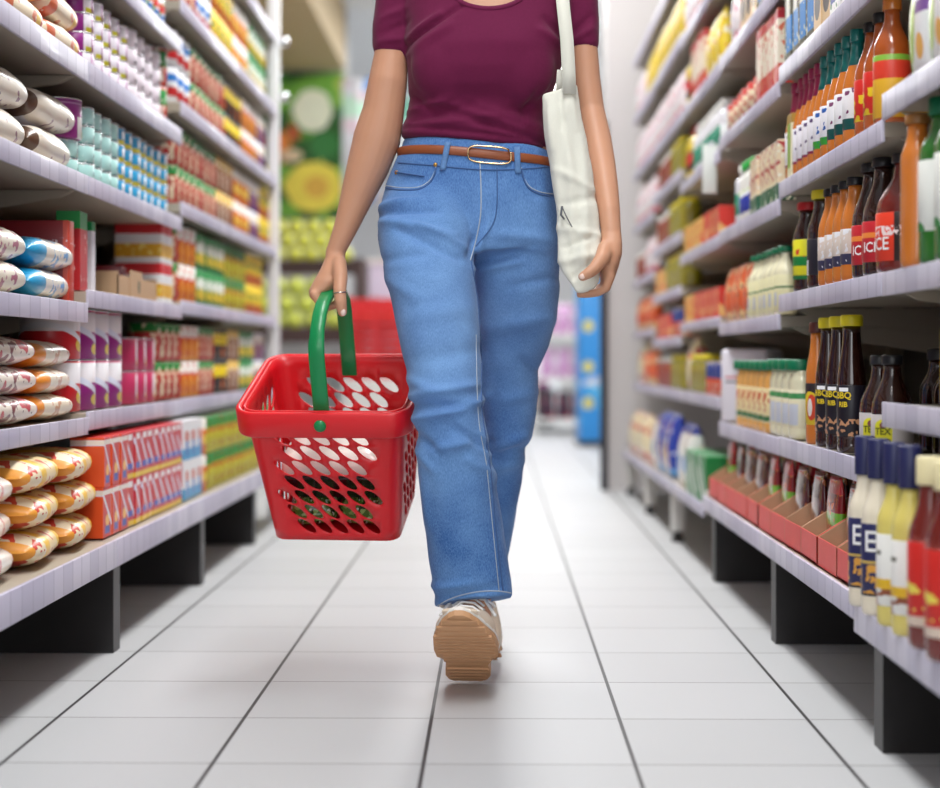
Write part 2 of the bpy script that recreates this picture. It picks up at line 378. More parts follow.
# arm that carries the basket
ARM_L = [TP(408, -26, 3.29, 15), TP(397, 8, 3.275, 15), TP(391.5, 38, 3.265, 15.5), TP(391, 54, 3.265, 17), TP(388, 80, 3.26, 19.5), TP(383.5, 110, 3.265, 21), TP(377, 138, 3.27, 24), TP(368, 166, 3.27, 21.5), TP(355.5, 200, 3.27, 16.2),
         TP(345, 229, 3.268, 12), TP(336, 250, 3.268, 9.6)]
B.tube(ARM_L, 20)
def ringpx(py, xl, xr, Y, ry, pw=2.3): 
    a, _, z = P(xl, py, Y); b_, _, _ = P(xr, py, Y); return ringrow((a + b_) / 2, Y, z, (b_ - a) / 2, ry, 24, pw)
B.rings([ringpx(*r) for r in [(298, 310, 321, 3.265, .038), (291, 308.5, 334, 3.265, .041), (282, 313, 343, 3.265, .040), (270, 320, 345, 3.265, .032), (258, 325, 345, 3.268, .022), (248, 326, 345.5, 3.27, .017)]])
for k in range(4):
    y = 3.229 + k * .0215; rr = (8.5, 8.8, 8.4, 7.4)[k] / 1000
    p = [P(313.5, 294, y), P(319.5, 302 - k * .3, y), P(328, 307, y), P(337, 304, y), P(341, 297, y)]
    B.tube([q + (rr * f,) for q, f in zip(p, (1.08, 1.05, 1, .95, .85))], 12)
B.tube([TP(339, 262, 3.25, 7.5), TP(340.5, 278, 3.215, 7.4), TP(339.5, 291, 3.195, 6.6), TP(340.5, 302, 3.187, 6.2), TP(342.3, 312.5, 3.187, 4.9)], 14)
# arm that holds the tote
ARM_R = [TP(568, -24, 3.29, 15), TP(579, 8, 3.275, 13), TP(584, 38, 3.262, 12.5), TP(584.5, 52, 3.26, 13.4), TP(586.7, 80, 3.255, 13.6), TP(591, 110, 3.245, 13.2), TP(597, 140, 3.22, 14.5), TP(601.5, 165, 3.19, 14), TP(605.5, 188, 3.16, 12.8), TP(609, 212, 3.13, 11.2), TP(611, 234, 3.11, 10)]
B.tube(ARM_R, 20)
B.rings([ringpx(*r) for r in [(287, 601, 611, 3.115, .034), (277, 600, 615, 3.11, .039), (265, 599, 619, 3.105, .038), (254, 598, 622, 3.10, .03), (243, 601, 622, 3.10, .020), (232, 601, 621, 3.11, .017)]])
for k in range(4):
    y = 3.078 + k * .0195; rr = (8.2, 8.5, 8.1, 7.0)[k] / 1000; d = (1.2, 0.6, -1, -3)[k]
    p = [P(610, 275 + d, y), P(606, 287 + d, y), P(597, 291.5 + d, y + .004), P(586, 293 + d, y + .008), P(579, 293.5 + d, y + .01)]
    B.tube([q + (rr * f,) for q, f in zip(p, (1.15, 1.05, 1, .9, .78))], 12)
B.tube([TP(606, 248, 3.09, 8.5), TP(602, 259, 3.06, 8), TP(594, 269, 3.045, 6.5), TP(588, 273.5, 3.04, 5.8), TP(582, 277, 3.04, 4.8)], 14)
body = child(remeshed(B, 'body', 0.0032, skin, 3))
def nail(px, py, Y, rx, rz, tilt=0.0):
    q = MB(); ell(q, (0, 0, 0), rx, .0022, rz, 12, 8); o = q.build('fingernail', nailm)
    x, y, z = P(px, py, Y); o.location = Vector((x, y, z)) - woman.location; o.rotation_euler = (0, tilt, 0); o.parent = woman; return o
nail(343, 312.5, 3.1795, .0052, .0068); nail(582.3, 276.5, 3.0335, .0062, .0052, R(-30))
q = MB(); bm_r = [(math.cos(a), math.sin(a)) for a in [2 * math.pi * i / 20 for i in range(21)]]
x, y, z = P(339.8, 292.5, 3.193); q.tube([(x + .0122 * c, y + .0122 * s_, z + .001 * c, .0012) for c, s_ in bm_r], 6)
child(q.build('ring', mat('silver_metal', (210, 205, 200), .2, metal=1)))
# face details and hair (above the frame)
q = MB()
for sx in (-1, 1): ell(q, (hx + sx * .031, 3.206, hz + .012), .013, .010, .007, 12, 8)
child(q.build('eye', mat('eye_white', (240, 238, 235), .2)))
q = MB(); ell(q, (hx, 3.305, hz + .035), .088, .095, .105); ell(q, (hx, 3.37, hz - .03), .07, .05, .12); 
child(remeshed(q, 'hair', .006, mat('dark_hair', (48, 33, 26), .5, bump=(60, .6, .004)), 3))

# ---- T-shirt ----
plum = mat('plum_jersey', (104, 22, 64), 0.85, spec=0.25, sheen=0.08, noise=(190, 0.14), bump=(420, 0.25, 0.0006))
T = MB()
SH = [(146, 406, 546, 3.285, .108), (142, 401, 549, 3.285, .116), (132, 401.5, 548, 3.283, .115), (128, 404.5, 546, 3.28, .110), (118, 408, 546, 3.276, .105), (105, 409.5, 548, 3.27, .104), (92, 409, 553, 3.262, .113), (75, 408, 560, 3.258, .120), (53, 407, 566, 3.258, .121), (30, 405, 570, 3.265, .114),
      (0, 402, 574, 3.275, .106), (-20, 400, 577, 3.285, .094), (-38, 405, 570, 3.297, .078), (-52, 434, 532, 3.305, .064), (-62, 446, 514, 3.31, .055)]
pxloft(T, SH, n=56, pw=2.4)
for bx in (450, 516):   # bust
    x, y, z = P(bx, 66, 3.195); ell(T, (x, y, z), .074, .050, .076)
T.tube([TP(408, -24, 3.29, 26), TP(397, 4, 3.275, 23), TP(392, 28, 3.268, 20.5), TP(391, 47, 3.265, 18.6)], 24, flat=(1, 1))
T.tube([TP(570, -24, 3.29, 26), TP(579, 4, 3.275, 20), TP(583, 28, 3.265, 16.5), TP(584.5, 44, 3.26, 14.8)], 24)
shirt = child(remeshed(T, 't_shirt', 0.005, plum, 12))
def ridges(o, R_, front=True, w0=Vector((0, 0, 0)), tilt=0.0, lo=0.0):
    import numpy as np
    me = o.data; k = len(me.vertices); co = np.empty(k * 3); me.vertices.foreach_get('co', co); co = co.reshape(-1, 3)
    nn = np.array([v.vector[:] for v in me.vertex_normals]); segs = []
    for (x0, y0, x1, y1, wd, h, Y) in R_:
        a = P(x0, y0, Y); b_ = P(x1, y1, Y); segs.append((Vector((a[0], a[2])), Vector((b_[0], b_[2])), wd * Y / F, h / 1000.0 * 1.55))
    D = np.zeros(k); pxz = co[:, [0, 2]]
    for a, b_, wd, h in segs:
        a = np.array(a[:]); ab = np.array(b_[:]) - a; t = np.clip((pxz - a) @ ab / (ab @ ab), 0, 1)
        L2 = np.linalg.norm(pxz - a - t[:, None] * ab, axis=1)
        D += h * np.exp(-(L2 / wd) ** 2) * (0.35 + 0.65 * np.sin(math.pi * (.12 + .76 * t)))
    D *= np.clip(1 - nn[:, 1] * 4, 0, 1)
    me.vertices.foreach_set('co', (co + nn * D[:, None]).ravel()); me.update()
ridges(shirt, [(410, 112, 452, 100, 4, 5, 3.2), (412, 124, 470, 108, 3.5, -4, 3.2), (430, 128, 500, 116, 4, 4, 3.2), (440, 104, 520, 128, 4, 4, 3.2), (455, 118, 545, 136, 3.5, -5, 3.2), (480, 108, 545, 124, 4, 4, 3.2), (505, 112, 545, 106, 4, -4, 3.2),
               (410, 94, 430, 112, 4, -4, 3.2), (540, 92, 520, 118, 4, -4, 3.2), (402, 137, 545, 143, 3, 2.5, 3.2), (405, 131, 545, 138, 2.5, -3.5, 3.2),
               (409, 38, 440, 18, 3.5, 5, 3.2), (408, 44, 462, 10, 3, -5, 3.2), (412, 52, 450, 30, 5, 4, 3.2), (566, 40, 545, 22, 4, -4, 3.2), (566, 48, 540, 34, 4, 4, 3.2),
               (380, 30, 407, 20, 3.5, -3, 3.2), (378, 38, 405, 34, 3, 3, 3.2), (381, 14, 405, 4, 3.5, 3, 3.2), (574, 30, 592, 12, 3.5, -3, 3.2), (573, 38, 594, 24, 3, 3, 3.2),
               (373, 46, 409, 48.5, 1.2, -1.6, 3.2), (571, 43.5, 598, 41.5, 1.2, -1.6, 3.2)])
# neck opening: cut the shirt above the collar curve, front and back
ncx = P(489, 0, 3.2)[0]; nz0 = P(478, 7, 3.16)[2]
def ncurve(d): return (d / .1) ** 2 * .045 + (d / .1) ** 6 * .09
bm = bmesh.new(); bm.from_mesh(shirt.data)
def above(x, y, z):
    d = abs(x - ncx)
    if d > .105: return False
    return z > (nz0 + ncurve(d) if y < 3.29 else 1.375 + (d / .1) ** 2 * .03)
kill = [f for f in bm.faces if above(*f.calc_center_median())]
bmesh.ops.delete(bm, geom=kill, context='FACES'); bm.to_mesh(shirt.data); bm.free()
bvh_s = None
def bvh_of(o):
    me = o.data; return BVHTree.FromPolygons([v.co[:] for v in me.vertices], [p.vertices[:] for p in me.polygons])
def front_pt(bv, px, py, Y=3.1, off=0.0, y0=2.2):
    x, _, z = P(px, py, Y); d = Vector((x, Y, z)) - Vector((0, 0, CAMZ)); d.normalize()
    h = bv.ray_cast(Vector((0, 0, CAMZ)), d)
    if h[0] is None: return Vector((x, Y, z))
    return h[0] - d * off
bs = bvh_of(shirt)
q = MB(); pts = []
for i in range(25):
    t = -1 + 2 * i / 24; x = ncx + t * .098; z = nz0 + ncurve(abs(t * .098)) - .003
    h = bs.ray_cast(Vector((x, 2.5, z)), Vector((0, 1, 0)))
    if h[0] is not None: pts.append((h[0].x, h[0].y + .001, h[0].z, .0052))
if len(pts) > 3: q.tube(pts, 10, flat=(1.0, .6)); child(q.build('collar', plum), shirt); 
for c in list(shirt.children): c.matrix_parent_inverse = Matrix.Identity(4)

# ---- jeans ----
def denim_mat():
    m = mat('blue_denim', (82, 124, 180), 0.85, spec=0.2, sheen=0.1); nt = m.node_tree; b = nt.nodes['Principled BSDF']; N = nt.nodes.new; L = nt.links.new
    tc = N('ShaderNodeTexCoord'); mp = N('ShaderNodeMapping'); mp.inputs['Scale'].default_value = (1, 1, .28); L(tc.outputs['Object'], mp.inputs['Vector'])
    n1 = N('ShaderNodeTexNoise'); n1.inputs['Scale'].default_value = 700; n1.inputs['Detail'].default_value = 3; L(mp.outputs[0], n1.inputs['Vector'])
    n2 = N('ShaderNodeTexNoise'); n2.inputs['Scale'].default_value = 9; n2.inputs['Detail'].default_value = 5; L(tc.outputs['Object'], n2.inputs['Vector'])
    ad = N('ShaderNodeMath'); ad.operation = 'ADD'; L(n1.outputs['Fac'], ad.inputs[0]); L(n2.outputs['Fac'], ad.inputs[1])
    cr = N('ShaderNodeValToRGB'); cr.color_ramp.elements[0].position = .36; cr.color_ramp.elements[1].position = .66
    hf = N('ShaderNodeMath'); hf.operation = 'MULTIPLY'; hf.inputs[1].default_value = .5; L(ad.outputs[0], hf.inputs[0]); L(hf.outputs[0], cr.inputs[0])
    cr.color_ramp.elements[0].color = lin((50, 96, 164)); cr.color_ramp.elements[1].color = lin((112, 158, 214))
    # worn fade on the thighs, widened to paint the shaded rear leg lighter
    vd = N('ShaderNodeVectorMath'); vd.operation = 'DISTANCE'; L(tc.outputs['Object'], vd.inputs[0]); c0 = P(462, 330, 3.12); vd.inputs[1].default_value = c0
    mr = N('ShaderNodeMapRange'); mr.inputs[1].default_value = .05; mr.inputs[2].default_value = .40; mr.inputs[3].default_value = .38; mr.inputs[4].default_value = 0; L(vd.outputs['Value'], mr.inputs[0])
    mx = N('ShaderNodeMix'); mx.data_type = 'RGBA'; L(mr.outputs[0], mx.inputs[0]); L(cr.outputs[0], mx.inputs[6]); mx.inputs[7].default_value = lin((140, 176, 216))
    L(mx.outputs[2], b.inputs['Base Color'])
    bp = N('ShaderNodeBump'); bp.inputs['Strength'].default_value = .3; bp.inputs['Distance'].default_value = .0006; L(n1.outputs['Fac'], bp.inputs['Height']); L(bp.outputs[0], b.inputs['Normal'])
    return m
denim = denim_mat(); seamm = mat('pale_seam_thread', (176, 190, 206), .8); seamd = mat('denim_seam', (70, 104, 156), .85)
J = MB()
HIP = [(147, 404, 550, 3.287, .110), (156, 402, 553, 3.287, .113), (165, 396.5, 556.5, 3.29, .117), (185, 386, 560, 3.295, .125), (200, 381.5, 561, 3.295, .128), (218, 378.5, 562, 3.295, .128), (238, 378, 561, 3.29, .124), (254, 381, 559, 3.285, .112)]
pxloft(J, HIP, n=56, pw=2.5)
FJ = [(190, 388, 474, 3.27, .10), (205, 381, 476, 3.25, .106), (225, 377.5, 477, 3.225, .106), (250, 379.5, 475, 3.20, .102), (262, 381.5, 473.5, 3.185, .098), (281, 385.5, 475, 3.165, .094), (310, 392.5, 478, 3.145, .09), (335, 398, 480, 3.125, .086), (373, 408.5, 482.5, 3.10, .078), (400, 411.5, 483, 3.085, .075), (419, 414.5, 485.5, 3.08, .074), (436, 416, 488, 3.08, .074),
      (453, 415.6, 491.5, 3.085, .074), (481, 418.6, 495.5, 3.095, .074), (522, 424, 502, 3.115, .075), (558, 429, 507.5, 3.135, .076), (581, 432.5, 510, 3.145, .076), (593, 434, 512, 3.15, .076)]
pxloft(J, FJ, n=44, pw=2.2)
# slanted hem end of the front leg
Ya = 3.15; a = P(434, 606, Ya); 
last = ringpx(593, 434, 512, 3.15, .076); hem = []
for i, p in enumerate(ringrow(0, 0, 0, 1, 1, 24, 2.2)): 
    c, s_ = p[0], p[1]; cx, _, cz = P(473, 602, Ya); hem.append((cx + c * .0725, Ya + s_ * .078, cz - c * (-.010) + s_ * -.017))
J.rings([hem, ringpx(575, 431.5, 510, 3.142, .074, 2.2)])
RJ = [(205, 466, 561, 3.29, .11), (235, 467, 561, 3.295, .108), (262, 469, 559.5, 3.30, .10), (286, 472, 560.3, 3.305, .095), (322, 474, 556.7, 3.32, .088), (345, 475, 549.5, 3.335, .083), (363, 476, 541, 3.345, .08), (386, 477, 537, 3.36, .078), (412, 480, 536, 3.375, .077), (436, 483, 532, 3.39, .077), (451, 484, 524.5, 3.41, .077), (481, 484, 522, 3.45, .076), (502, 482, 518, 3.48, .076), (538, 475, 512, 3.54, .075), (558, 471, 508, 3.575, .074), (578, 466, 504, 3.61, .072)]
pxloft(J, RJ, n=44, pw=2.2)
jeans = child(remeshed(J, 'jeans', 0.0048, denim, 4))
ridges(jeans, [(378, 206, 420, 202, 4, 5, 3.2), (380, 214, 440, 214, 3.5, -5, 3.2), (384, 222, 455, 238, 4, 5, 3.2), (400, 232, 460, 262, 4, -5, 3.2), (420, 228, 468, 250, 3.5, 4, 3.2), (470, 258, 484, 222, 4, -5, 3.2), (488, 222, 474, 262, 4, 4, 3.2),
               (474, 270, 520, 262, 4, 4, 3.2), (476, 262, 530, 250, 4, -4, 3.2), (500, 236, 556, 240, 5, 3, 3.2), (510, 286, 558, 276, 5, -3, 3.2), (386, 280, 420, 300, 6, 3, 3.2), (384, 262, 430, 258, 5, -3, 3.2),
               (410, 378, 440, 392, 5, 4, 3.15), (412, 396, 476, 384, 5, 6, 3.15), (414, 404, 470, 404, 4, -6, 3.15), (414, 418, 448, 410, 5, 7, 3.15), (446, 412, 486, 398, 5, 6, 3.15), (418, 432, 440, 448, 4, -6, 3.15), (436, 446, 470, 438, 5, 6, 3.15), (420, 448, 436, 466, 4, 4, 3.15), (455, 424, 490, 446, 4, -6, 3.15),
               (470, 456, 494, 470, 5, 4, 3.15), (424, 470, 430, 520, 5, 3, 3.15), (482, 430, 489, 452, 4, 4, 3.15), (432, 585, 470, 578, 4, 4, 3.15), (436, 596, 500, 582, 4, -4, 3.15),
               (500, 446, 524, 436, 5, 5, 3.35), (496, 456, 524, 448, 4, -5, 3.35), (494, 470, 520, 462, 5, 4, 3.35), (520, 360, 540, 372, 5, -4, 3.35), (505, 400, 534, 392, 6, 3, 3.35), (490, 330, 550, 318, 7, 3, 3.3), (415, 320, 470, 310, 9, 3, 3.2), (420, 360, 478, 350, 8, -3, 3.2)])
# broad soft unevenness so the cloth does not read as a tube
import mathutils.noise as mn
import numpy as np
def soften(o, fn):
    me = o.data; k = len(me.vertices); co = np.empty(k * 3); me.vertices.foreach_get('co', co); co = co.reshape(-1, 3)
    nn = np.array([v.vector[:] for v in me.vertex_normals])
    d = np.array([fn(p) for p in co]); me.vertices.foreach_set('co', (co + nn * d[:, None]).ravel()); me.update()
soften(jeans, lambda p: mn.noise(Vector((p[0] * 9, p[1] * 9, p[2] * 5))) * .0035 + mn.noise(Vector((p[0] * 24, p[1] * 24, p[2] * 15))) * .0014)
soften(shirt, lambda p: mn.noise(Vector((p[0] * 10, p[1] * 10, p[2] * 14))) * .0022)
def shear(o, z_hi, z_lo, k):
    me = o.data
    n = len(me.vertices); co = np.empty(n * 3); me.vertices.foreach_get('co', co); co = co.reshape(-1, 3)
    w_ = np.clip((z_hi - co[:, 2]) / (z_hi - z_lo), 0, 1) if z_hi > z_lo else np.clip((co[:, 2] - z_hi) / (z_lo - z_hi), 0, 1)
    co[:, 2] -= w_ * k * (co[:, 0] + .035); me.vertices.foreach_set('co', co.ravel()); me.update()
shear(shirt, 1.12, 1.03, .085); shear(jeans, .93, 1.0, .085)
bj = bvh_of(jeans)
def seam(name, pts, r, m, par, n=6, off=0.0, steps=6, flat=None):
    off = off or .0008
    L_ = []
    for (a, b_) in zip(pts[:-1], pts[1:]):
        for i in range(steps): t = i / steps; L_.append((a[0] + (b_[0] - a[0]) * t, a[1] + (b_[1] - a[1]) * t))
    L_.append(pts[-1]); q = MB(); q.tube([tuple(front_pt(bj, x, y, 3.15, off)) + (r,) for x, y in L_], n, flat=flat)
    o = q.build(name, m); o.parent = par; return o
def arc(pts):  # smooth polyline through control points
    out = []
    for i in range(len(pts) - 1):
        p0 = pts[max(i - 1, 0)]; p1 = pts[i]; p2 = pts[i + 1]; p3 = pts[min(i + 2, len(pts) - 1)]
        for k in range(4):
            t = k / 4; out.append(tuple(0.5 * ((2 * p1[j]) + (-p0[j] + p2[j]) * t + (2 * p0[j] - 5 * p1[j] + 4 * p2[j] - p3[j]) * t * t + (-p0[j] + 3 * p1[j] - 3 * p2[j] + p3[j]) * t ** 3) for j in (0, 1)))
    return out + [pts[-1]]
pk = [arc([(386, 185.5), (400, 187.5), (418, 187), (429, 181), (434, 173), (436, 166)]), arc([(521.5, 168), (524, 178), (530, 187), (542, 192.5), (558, 194.5)])]
for k, c in enumerate(pk):
    for dy, m in ((0, seamm), (2.2, seamd)):
        seam('pocket_seam', [(x + (0.6 if k else -.3) * dy * .2, y + dy) for x, y in c], .0011 if m is seamm else .002, m, jeans, steps=1)
seam('coin_pocket', [(397, 172), (410, 174), (424, 176)], .0042, seamd, jeans, flat=(1, .35))
seam('fly_seam', arc([(480, 164), (481, 190), (480.5, 215), (476, 240), (470.5, 260)]), .0013, seamm, jeans, steps=1)
seam('fly_seam', arc([(497, 168), (497, 205), (492, 226), (476, 246)]), .0012, seamd, jeans, steps=1)
seam('waistband_seam', arc([(398, 162.5), (430, 165), (480, 169.5), (520, 169), (557, 166)]), .0015, seamd, jeans, steps=2)
seam('inner_leg_seam', arc([(471, 262), (477, 297), (480, 335), (481.5, 373), (481.5, 400), (483, 420), (488, 451), (492, 485), (495, 522), (499, 558), (503, 590)]), .0018, seamd, jeans, steps=1)
seam('inner_leg_seam', arc([(476, 335), (477.5, 400), (480, 430), (486, 462), (490, 500), (494, 540), (499, 590)]), .0009, seamm, jeans, steps=1)
seam('hem_seam', arc([(437, 606), (448, 600), (462, 595), (480, 591.5), (498, 591), (511, 593)]), .0012, seamm, jeans, steps=1)
for (x, y) in ((435.5, 164.8), (396.5, 172.3)):
    q = MB(); ell(q, tuple(front_pt(bj, x, y, 3.15, .001)), .0042, .003, .0042, 10, 8); o = q.build('rivet', mat('brass', (196, 150, 80), .3, metal=1)); o.parent = jeans
# belt
leather = mat('tan_leather', (150, 80, 44), .42, spec=.5, noise=(30, .12)); gold = mat('gold_buckle_metal', (214, 178, 134), .22, metal=1)
q = MB(); rg = []; bw = .0088; ax_, ay_ = P(477, 155, 3.287)[0], 3.287
for i in range(64):
    a = math.pi * 2 * i / 64; d = Vector((math.cos(a), math.sin(a), 0))
    z = CAMZ + (358 - 152.6) * 3.17 / F - .085 * (ax_ + math.cos(a) * .145 + .035)
    ring = []
    hs = []
    for dz in (-bw, 0, bw):
        h = bj.ray_cast(Vector((ax_, ay_, z + dz)) + d * .3, -d); hs.append((h[0] - Vector((ax_, ay_, z + dz))).length if h[0] is not None else .13)
    r_ = sorted(hs)[1] + .001
    for dr, dz in ((0, -bw), (.003, -bw + .0012), (.0036, 0), (.003, bw - .0012), (0, bw), (-.002, 0)): ring.append((ax_ + d.x * (r_ + dr), ay_ + d.y * (r_ + dr), z + dz))
    rg.append(ring)
rg.append(rg[0]); q.rings(rg, cap=False); belt = q.build('belt', leather); fix_normals(belt.data); child(belt)
bb = bvh_of(belt); BY = [3.165]
def bpt(px, py, off): 
    x, _, z = P(px, py, 3.17); h = bb.ray_cast(Vector((x, 2.5, z)), Vector((0, 1, 0))); yv = h[0].y if h[0] is not None else BY[0]
    BY[0] = yv; return (x, yv - off, z)
q = MB(); L_ = []
cxm, cym, hw, hh = 489.5, 154.8, 21.5, 8.2
for i in range(41):
    a = 2 * math.pi * i / 40; c, s_ = math.cos(a), math.sin(a)
    px_ = cxm + hw * math.copysign(abs(c) ** .55, c); py_ = cym + hh * math.copysign(abs(s_) ** .55, s_) + (px_ - cxm) * .08
    L_.append(bpt(px_, py_, .0025) + (.0019,))
q.tube(L_, 8); o = q.build('buckle', gold); o.parent = belt
def loop(x0, y0, x1, y1):
    pts = []
    for i in range(9):
        t = i / 8; x, _, z = P(x0 + (x1 - x0) * t, y0 + (y1 - y0) * t, 3.17); o_ = Vector((x, 2.5, z))
        h1 = bj.ray_cast(o_, Vector((0, 1, 0))); h2 = bb.ray_cast(o_, Vector((0, 1, 0)))
        yv = min([h[0].y for h in (h1, h2) if h[0] is not None] or [3.165]); pts.append((x, yv, z))
    sm = [(p[0], min(q_[1] for q_ in pts[max(0, k - 1):k + 2]) - .0012, p[2]) for k, p in enumerate(pts)]
    rgs = [[(p[0] - .0058, p[1], p[2]), (p[0] - .005, p[1] - .0022, p[2]), (p[0] + .005, p[1] - .0022, p[2]), (p[0] + .0058, p[1], p[2])] for p in sm]
    q = MB(); q.rings(rgs); o = q.build('belt_loop', mat('denim_loop', (98, 138, 190), .85, noise=(300, .2))); fix_normals(o.data); o.parent = jeans
loop(448, 142, 442.5, 170); loop(517, 146, 518, 173); 

# ---- shoes ----
solem = mat('tan_rubber_sole', (204, 156, 114), .6, noise=(40, .08)); upper = mat('cream_suede', (222, 204, 182), .8, noise=(30, .06)); lacem = mat('white_lace', (244, 243, 240), .8); midm = mat('white_midsole', (240, 236, 228), .6)
def shoe(heel, yaw, pitch, mirror=1, toebend=0.0):
    t = bpy.data.objects.new('shoe', None)
    # local: heel at origin, toe along -y, sole bottom z=0
    OUT = [(0, .026), (.01, .036), (.03, .042), (.06, .041), (.085, .037), (.10, .046), (.125, .055), (.16, .058), (.20, .055), (.235, .046), (.265, .033), (.283, .018), (.288, .008)]
    def off(s): return mirror * .006 * math.sin(s / .29 * math.pi) 
    def zb(s): return max(0, (s - .22)) ** 2 * 3.2 + (.006 if .086 < s < .104 else 0)
    M = Matrix.Translation(Vector(heel)) @ Matrix.Rotation(yaw, 4, 'Z') @ Matrix.Rotation(-pitch, 4, 'X')
    W = lambda p: (M @ Vector(p))[:]
    so = MB(); rg = []
    for s_, h in OUT:
        x = off(s_); z0 = zb(s_); th = .026 if s_ < .1 else .022 - .012 * max(0, (s_ - .16) / .13)
        rg.append([W((x - h, -s_, z0)), W((x + h, -s_, z0)), W((x + h * 1.02, -s_, z0 + th * .5)), W((x + h * .97, -s_, z0 + th)), W((x - h * .97, -s_, z0 + th)), W((x - h * 1.02, -s_, z0 + th * .5))])
    so.rings(rg, 0, smooth=False)
    for k in range(17):     # tread bars across the sole
        s0 = .012 + k * .016
        if .07 < s0 < .105: continue
        h = [b_ for a_, b_ in OUT if a_ <= s0][-1] * .93; x = off(s0); z0 = zb(s0)
        so.add([W((x - h, -s0, z0 - .0028)), W((x + h, -s0, z0 - .0028)), W((x + h, -s0 - .010, zb(s0 + .01) - .0028)), W((x - h, -s0 - .010, zb(s0 + .01) - .0028)), W((x - h, -s0 + .001, z0 + .002)), W((x + h, -s0 + .001, z0 + .002)), W((x + h, -s0 - .011, z0 + .002)), W((x - h, -s0 - .011, z0 + .002))], [(0, 1, 2, 3), (0, 4, 5, 1), (2, 6, 7, 3), (1, 5, 6, 2), (3, 7, 4, 0)])
    sole = so.build('sole', solem); fix_normals(sole.data)
    md = MB(); rg = []
    for s_, h in OUT:
        x = off(s_); z0 = zb(s_) + (.0215 - .012 * max(0, (s_ - .16) / .13)); rg.append([W((x - h * 1.0, -s_, z0)), W((x + h * 1.0, -s_, z0)), W((x + h * .96, -s_, z0 + .007)), W((x - h * .96, -s_, z0 + .007))])
    md.rings(rg); mid = md.build('midsole', midm)
    up = MB(); rg = []
    HT = [(.004, .06), (.02, .085), (.06, .092), (.09, .088), (.12, .078), (.15, .062), (.18, .046), (.21, .033), (.24, .022), (.265, .013), (.28, .006)]
    for s_, ht in HT:
        h = next(b_ for a_, b_ in reversed(OUT) if a_ <= s_) * .93; x = off(s_); z0 = zb(s_) + .026 - .012 * max(0, (s_ - .16) / .13); ring = []
        for i in range(20):
            a = math.pi * i / 19; c = math.cos(a); sn = math.sin(a)
            ring.append(W((x + h * math.copysign(abs(c) ** .75, c) * (1 - .25 * sn * (s_ < .13)), -s_, z0 + (ht) * abs(sn) ** .8)))
        rg.append(ring)
    up.rings(rg); u = up.build('upper', upper); fix_normals(u.data)
    la = MB()
    for k, s_ in enumerate((.125, .145, .165, .185)):
        z0 = .026 + [b_ for a_, b_ in HT if a_ <= s_ + .001][-1] + .002; x = off(s_)
        la.tube([W((x - .028, -s_, z0 - .014)) + (.003,), W((x - .01, -s_ - .003, z0)) + (.0034,), W((x + .012, -s_ + .003, z0)) + (.0034,), W((x + .028, -s_, z0 - .014)) + (.003,)], 8, flat=(1.3, .7))
    zt = .026 + .092; b0 = (off(.115), -.118, zt)
    for sx, dl in ((-1, .052), (1, .046)):      # bow
        L2 = []
        for i in range(13):
            a = math.pi * 2 * i / 12; L2.append(W((b0[0] + sx * dl * .5 * (1 - math.cos(a)), b0[1] - .004 - .016 * math.sin(a), b0[2] - .002 - .014 * (1 - math.cos(a)) * .5)) + (.0036,))
        la.tube(L2, 8, flat=(1.3, .7))
        la.tube([W((b0[0], b0[1], b0[2])) + (.003,), W((b0[0] + sx * .03, b0[1] - .022, b0[2] - .012)) + (.003,), W((b0[0] + sx * .05, b0[1] - .03, b0[2] - .046)) + (.003,)], 8)
    lc = la.build('lace', lacem); lc.parent = u; mid.parent = u; sole.parent = u
    child(u); u.name = 'shoe'
    return u
shoe((P(468, 683, 3.19)[0], 3.19, 0.004), R(-3), R(30.5), 1)
# rear foot: toe on the floor, heel lifting behind
hp = P(489, 661, 3.42)
sh2 = shoe((hp[0] - .052, 3.41 + .245, .115), R(9), R(-25), -1)

# ---------------- red hand basket ----------------
redp = mat('red_plastic', (224, 20, 32), .38, coat=.15, bump=(300, .1, .0004)); greenp = mat('green_plastic', (0, 138, 76), .35, coat=.15)
W2, D2, HB = .152, .135, .268
AL, YAW = R(22), R(-7)
KB = 3.17 / 2.97
bpiv = Vector(P(318, 419, 3.17))
Mb = Matrix.Translation(bpiv) @ Matrix.Rotation(YAW, 4, 'Z') @ Matrix.Rotation(AL, 4, 'X') @ Matrix.Scale(KB, 4)
bk = empty('shopping_basket'); bk.matrix_world = Mb @ Matrix.Translation((.004, D2, .012)); 
tag(bk, 'red slatted plastic hand basket with green handle, carried by the woman', 'basket')
# local: origin = centre of the rim plane; z up; rim half sizes W2 x D2
def rrect(a, b_, r, n=6):
    o = []
    for cx, cy, a0 in ((a - r, b_ - r, 0), (-a + r, b_ - r, 90), (-a + r, -b_ + r, 180), (a - r, -b_ + r, 270)):
        for k in range(n + 1):
            t = R(a0 + 90 * k / n); o.append((cx + r * math.cos(t), cy + r * math.sin(t)))
    return o
def wall_map(u, v):     # u along the perimeter (unit: metres at the rim), v 0 bottom .. 1 top
    k = .80 + .20 * v; loop_ = PER; s_ = u % PT
    i = 0
    while i < len(CUM) - 2 and CUM[i + 1] < s_: i += 1
    t = (s_ - CUM[i]) / max(1e-9, CUM[i + 1] - CUM[i]); p, q_ = PER[i], PER[i + 1]
    return ((p[0] + (q_[0] - p[0]) * t) * k, (p[1] + (q_[1] - p[1]) * t) * k, -HB + v * HB)
PER = rrect(W2 - .006, D2 - .006, .03, 5); PER.append(PER[0]); CUM = [0]
for p, q_ in zip(PER[:-1], PER[1:]): CUM.append(CUM[-1] + math.hypot(q_[0] - p[0], q_[1] - p[1]))
PT = CUM[-1]
vv = []; ed = []; holes = []
NU = 150
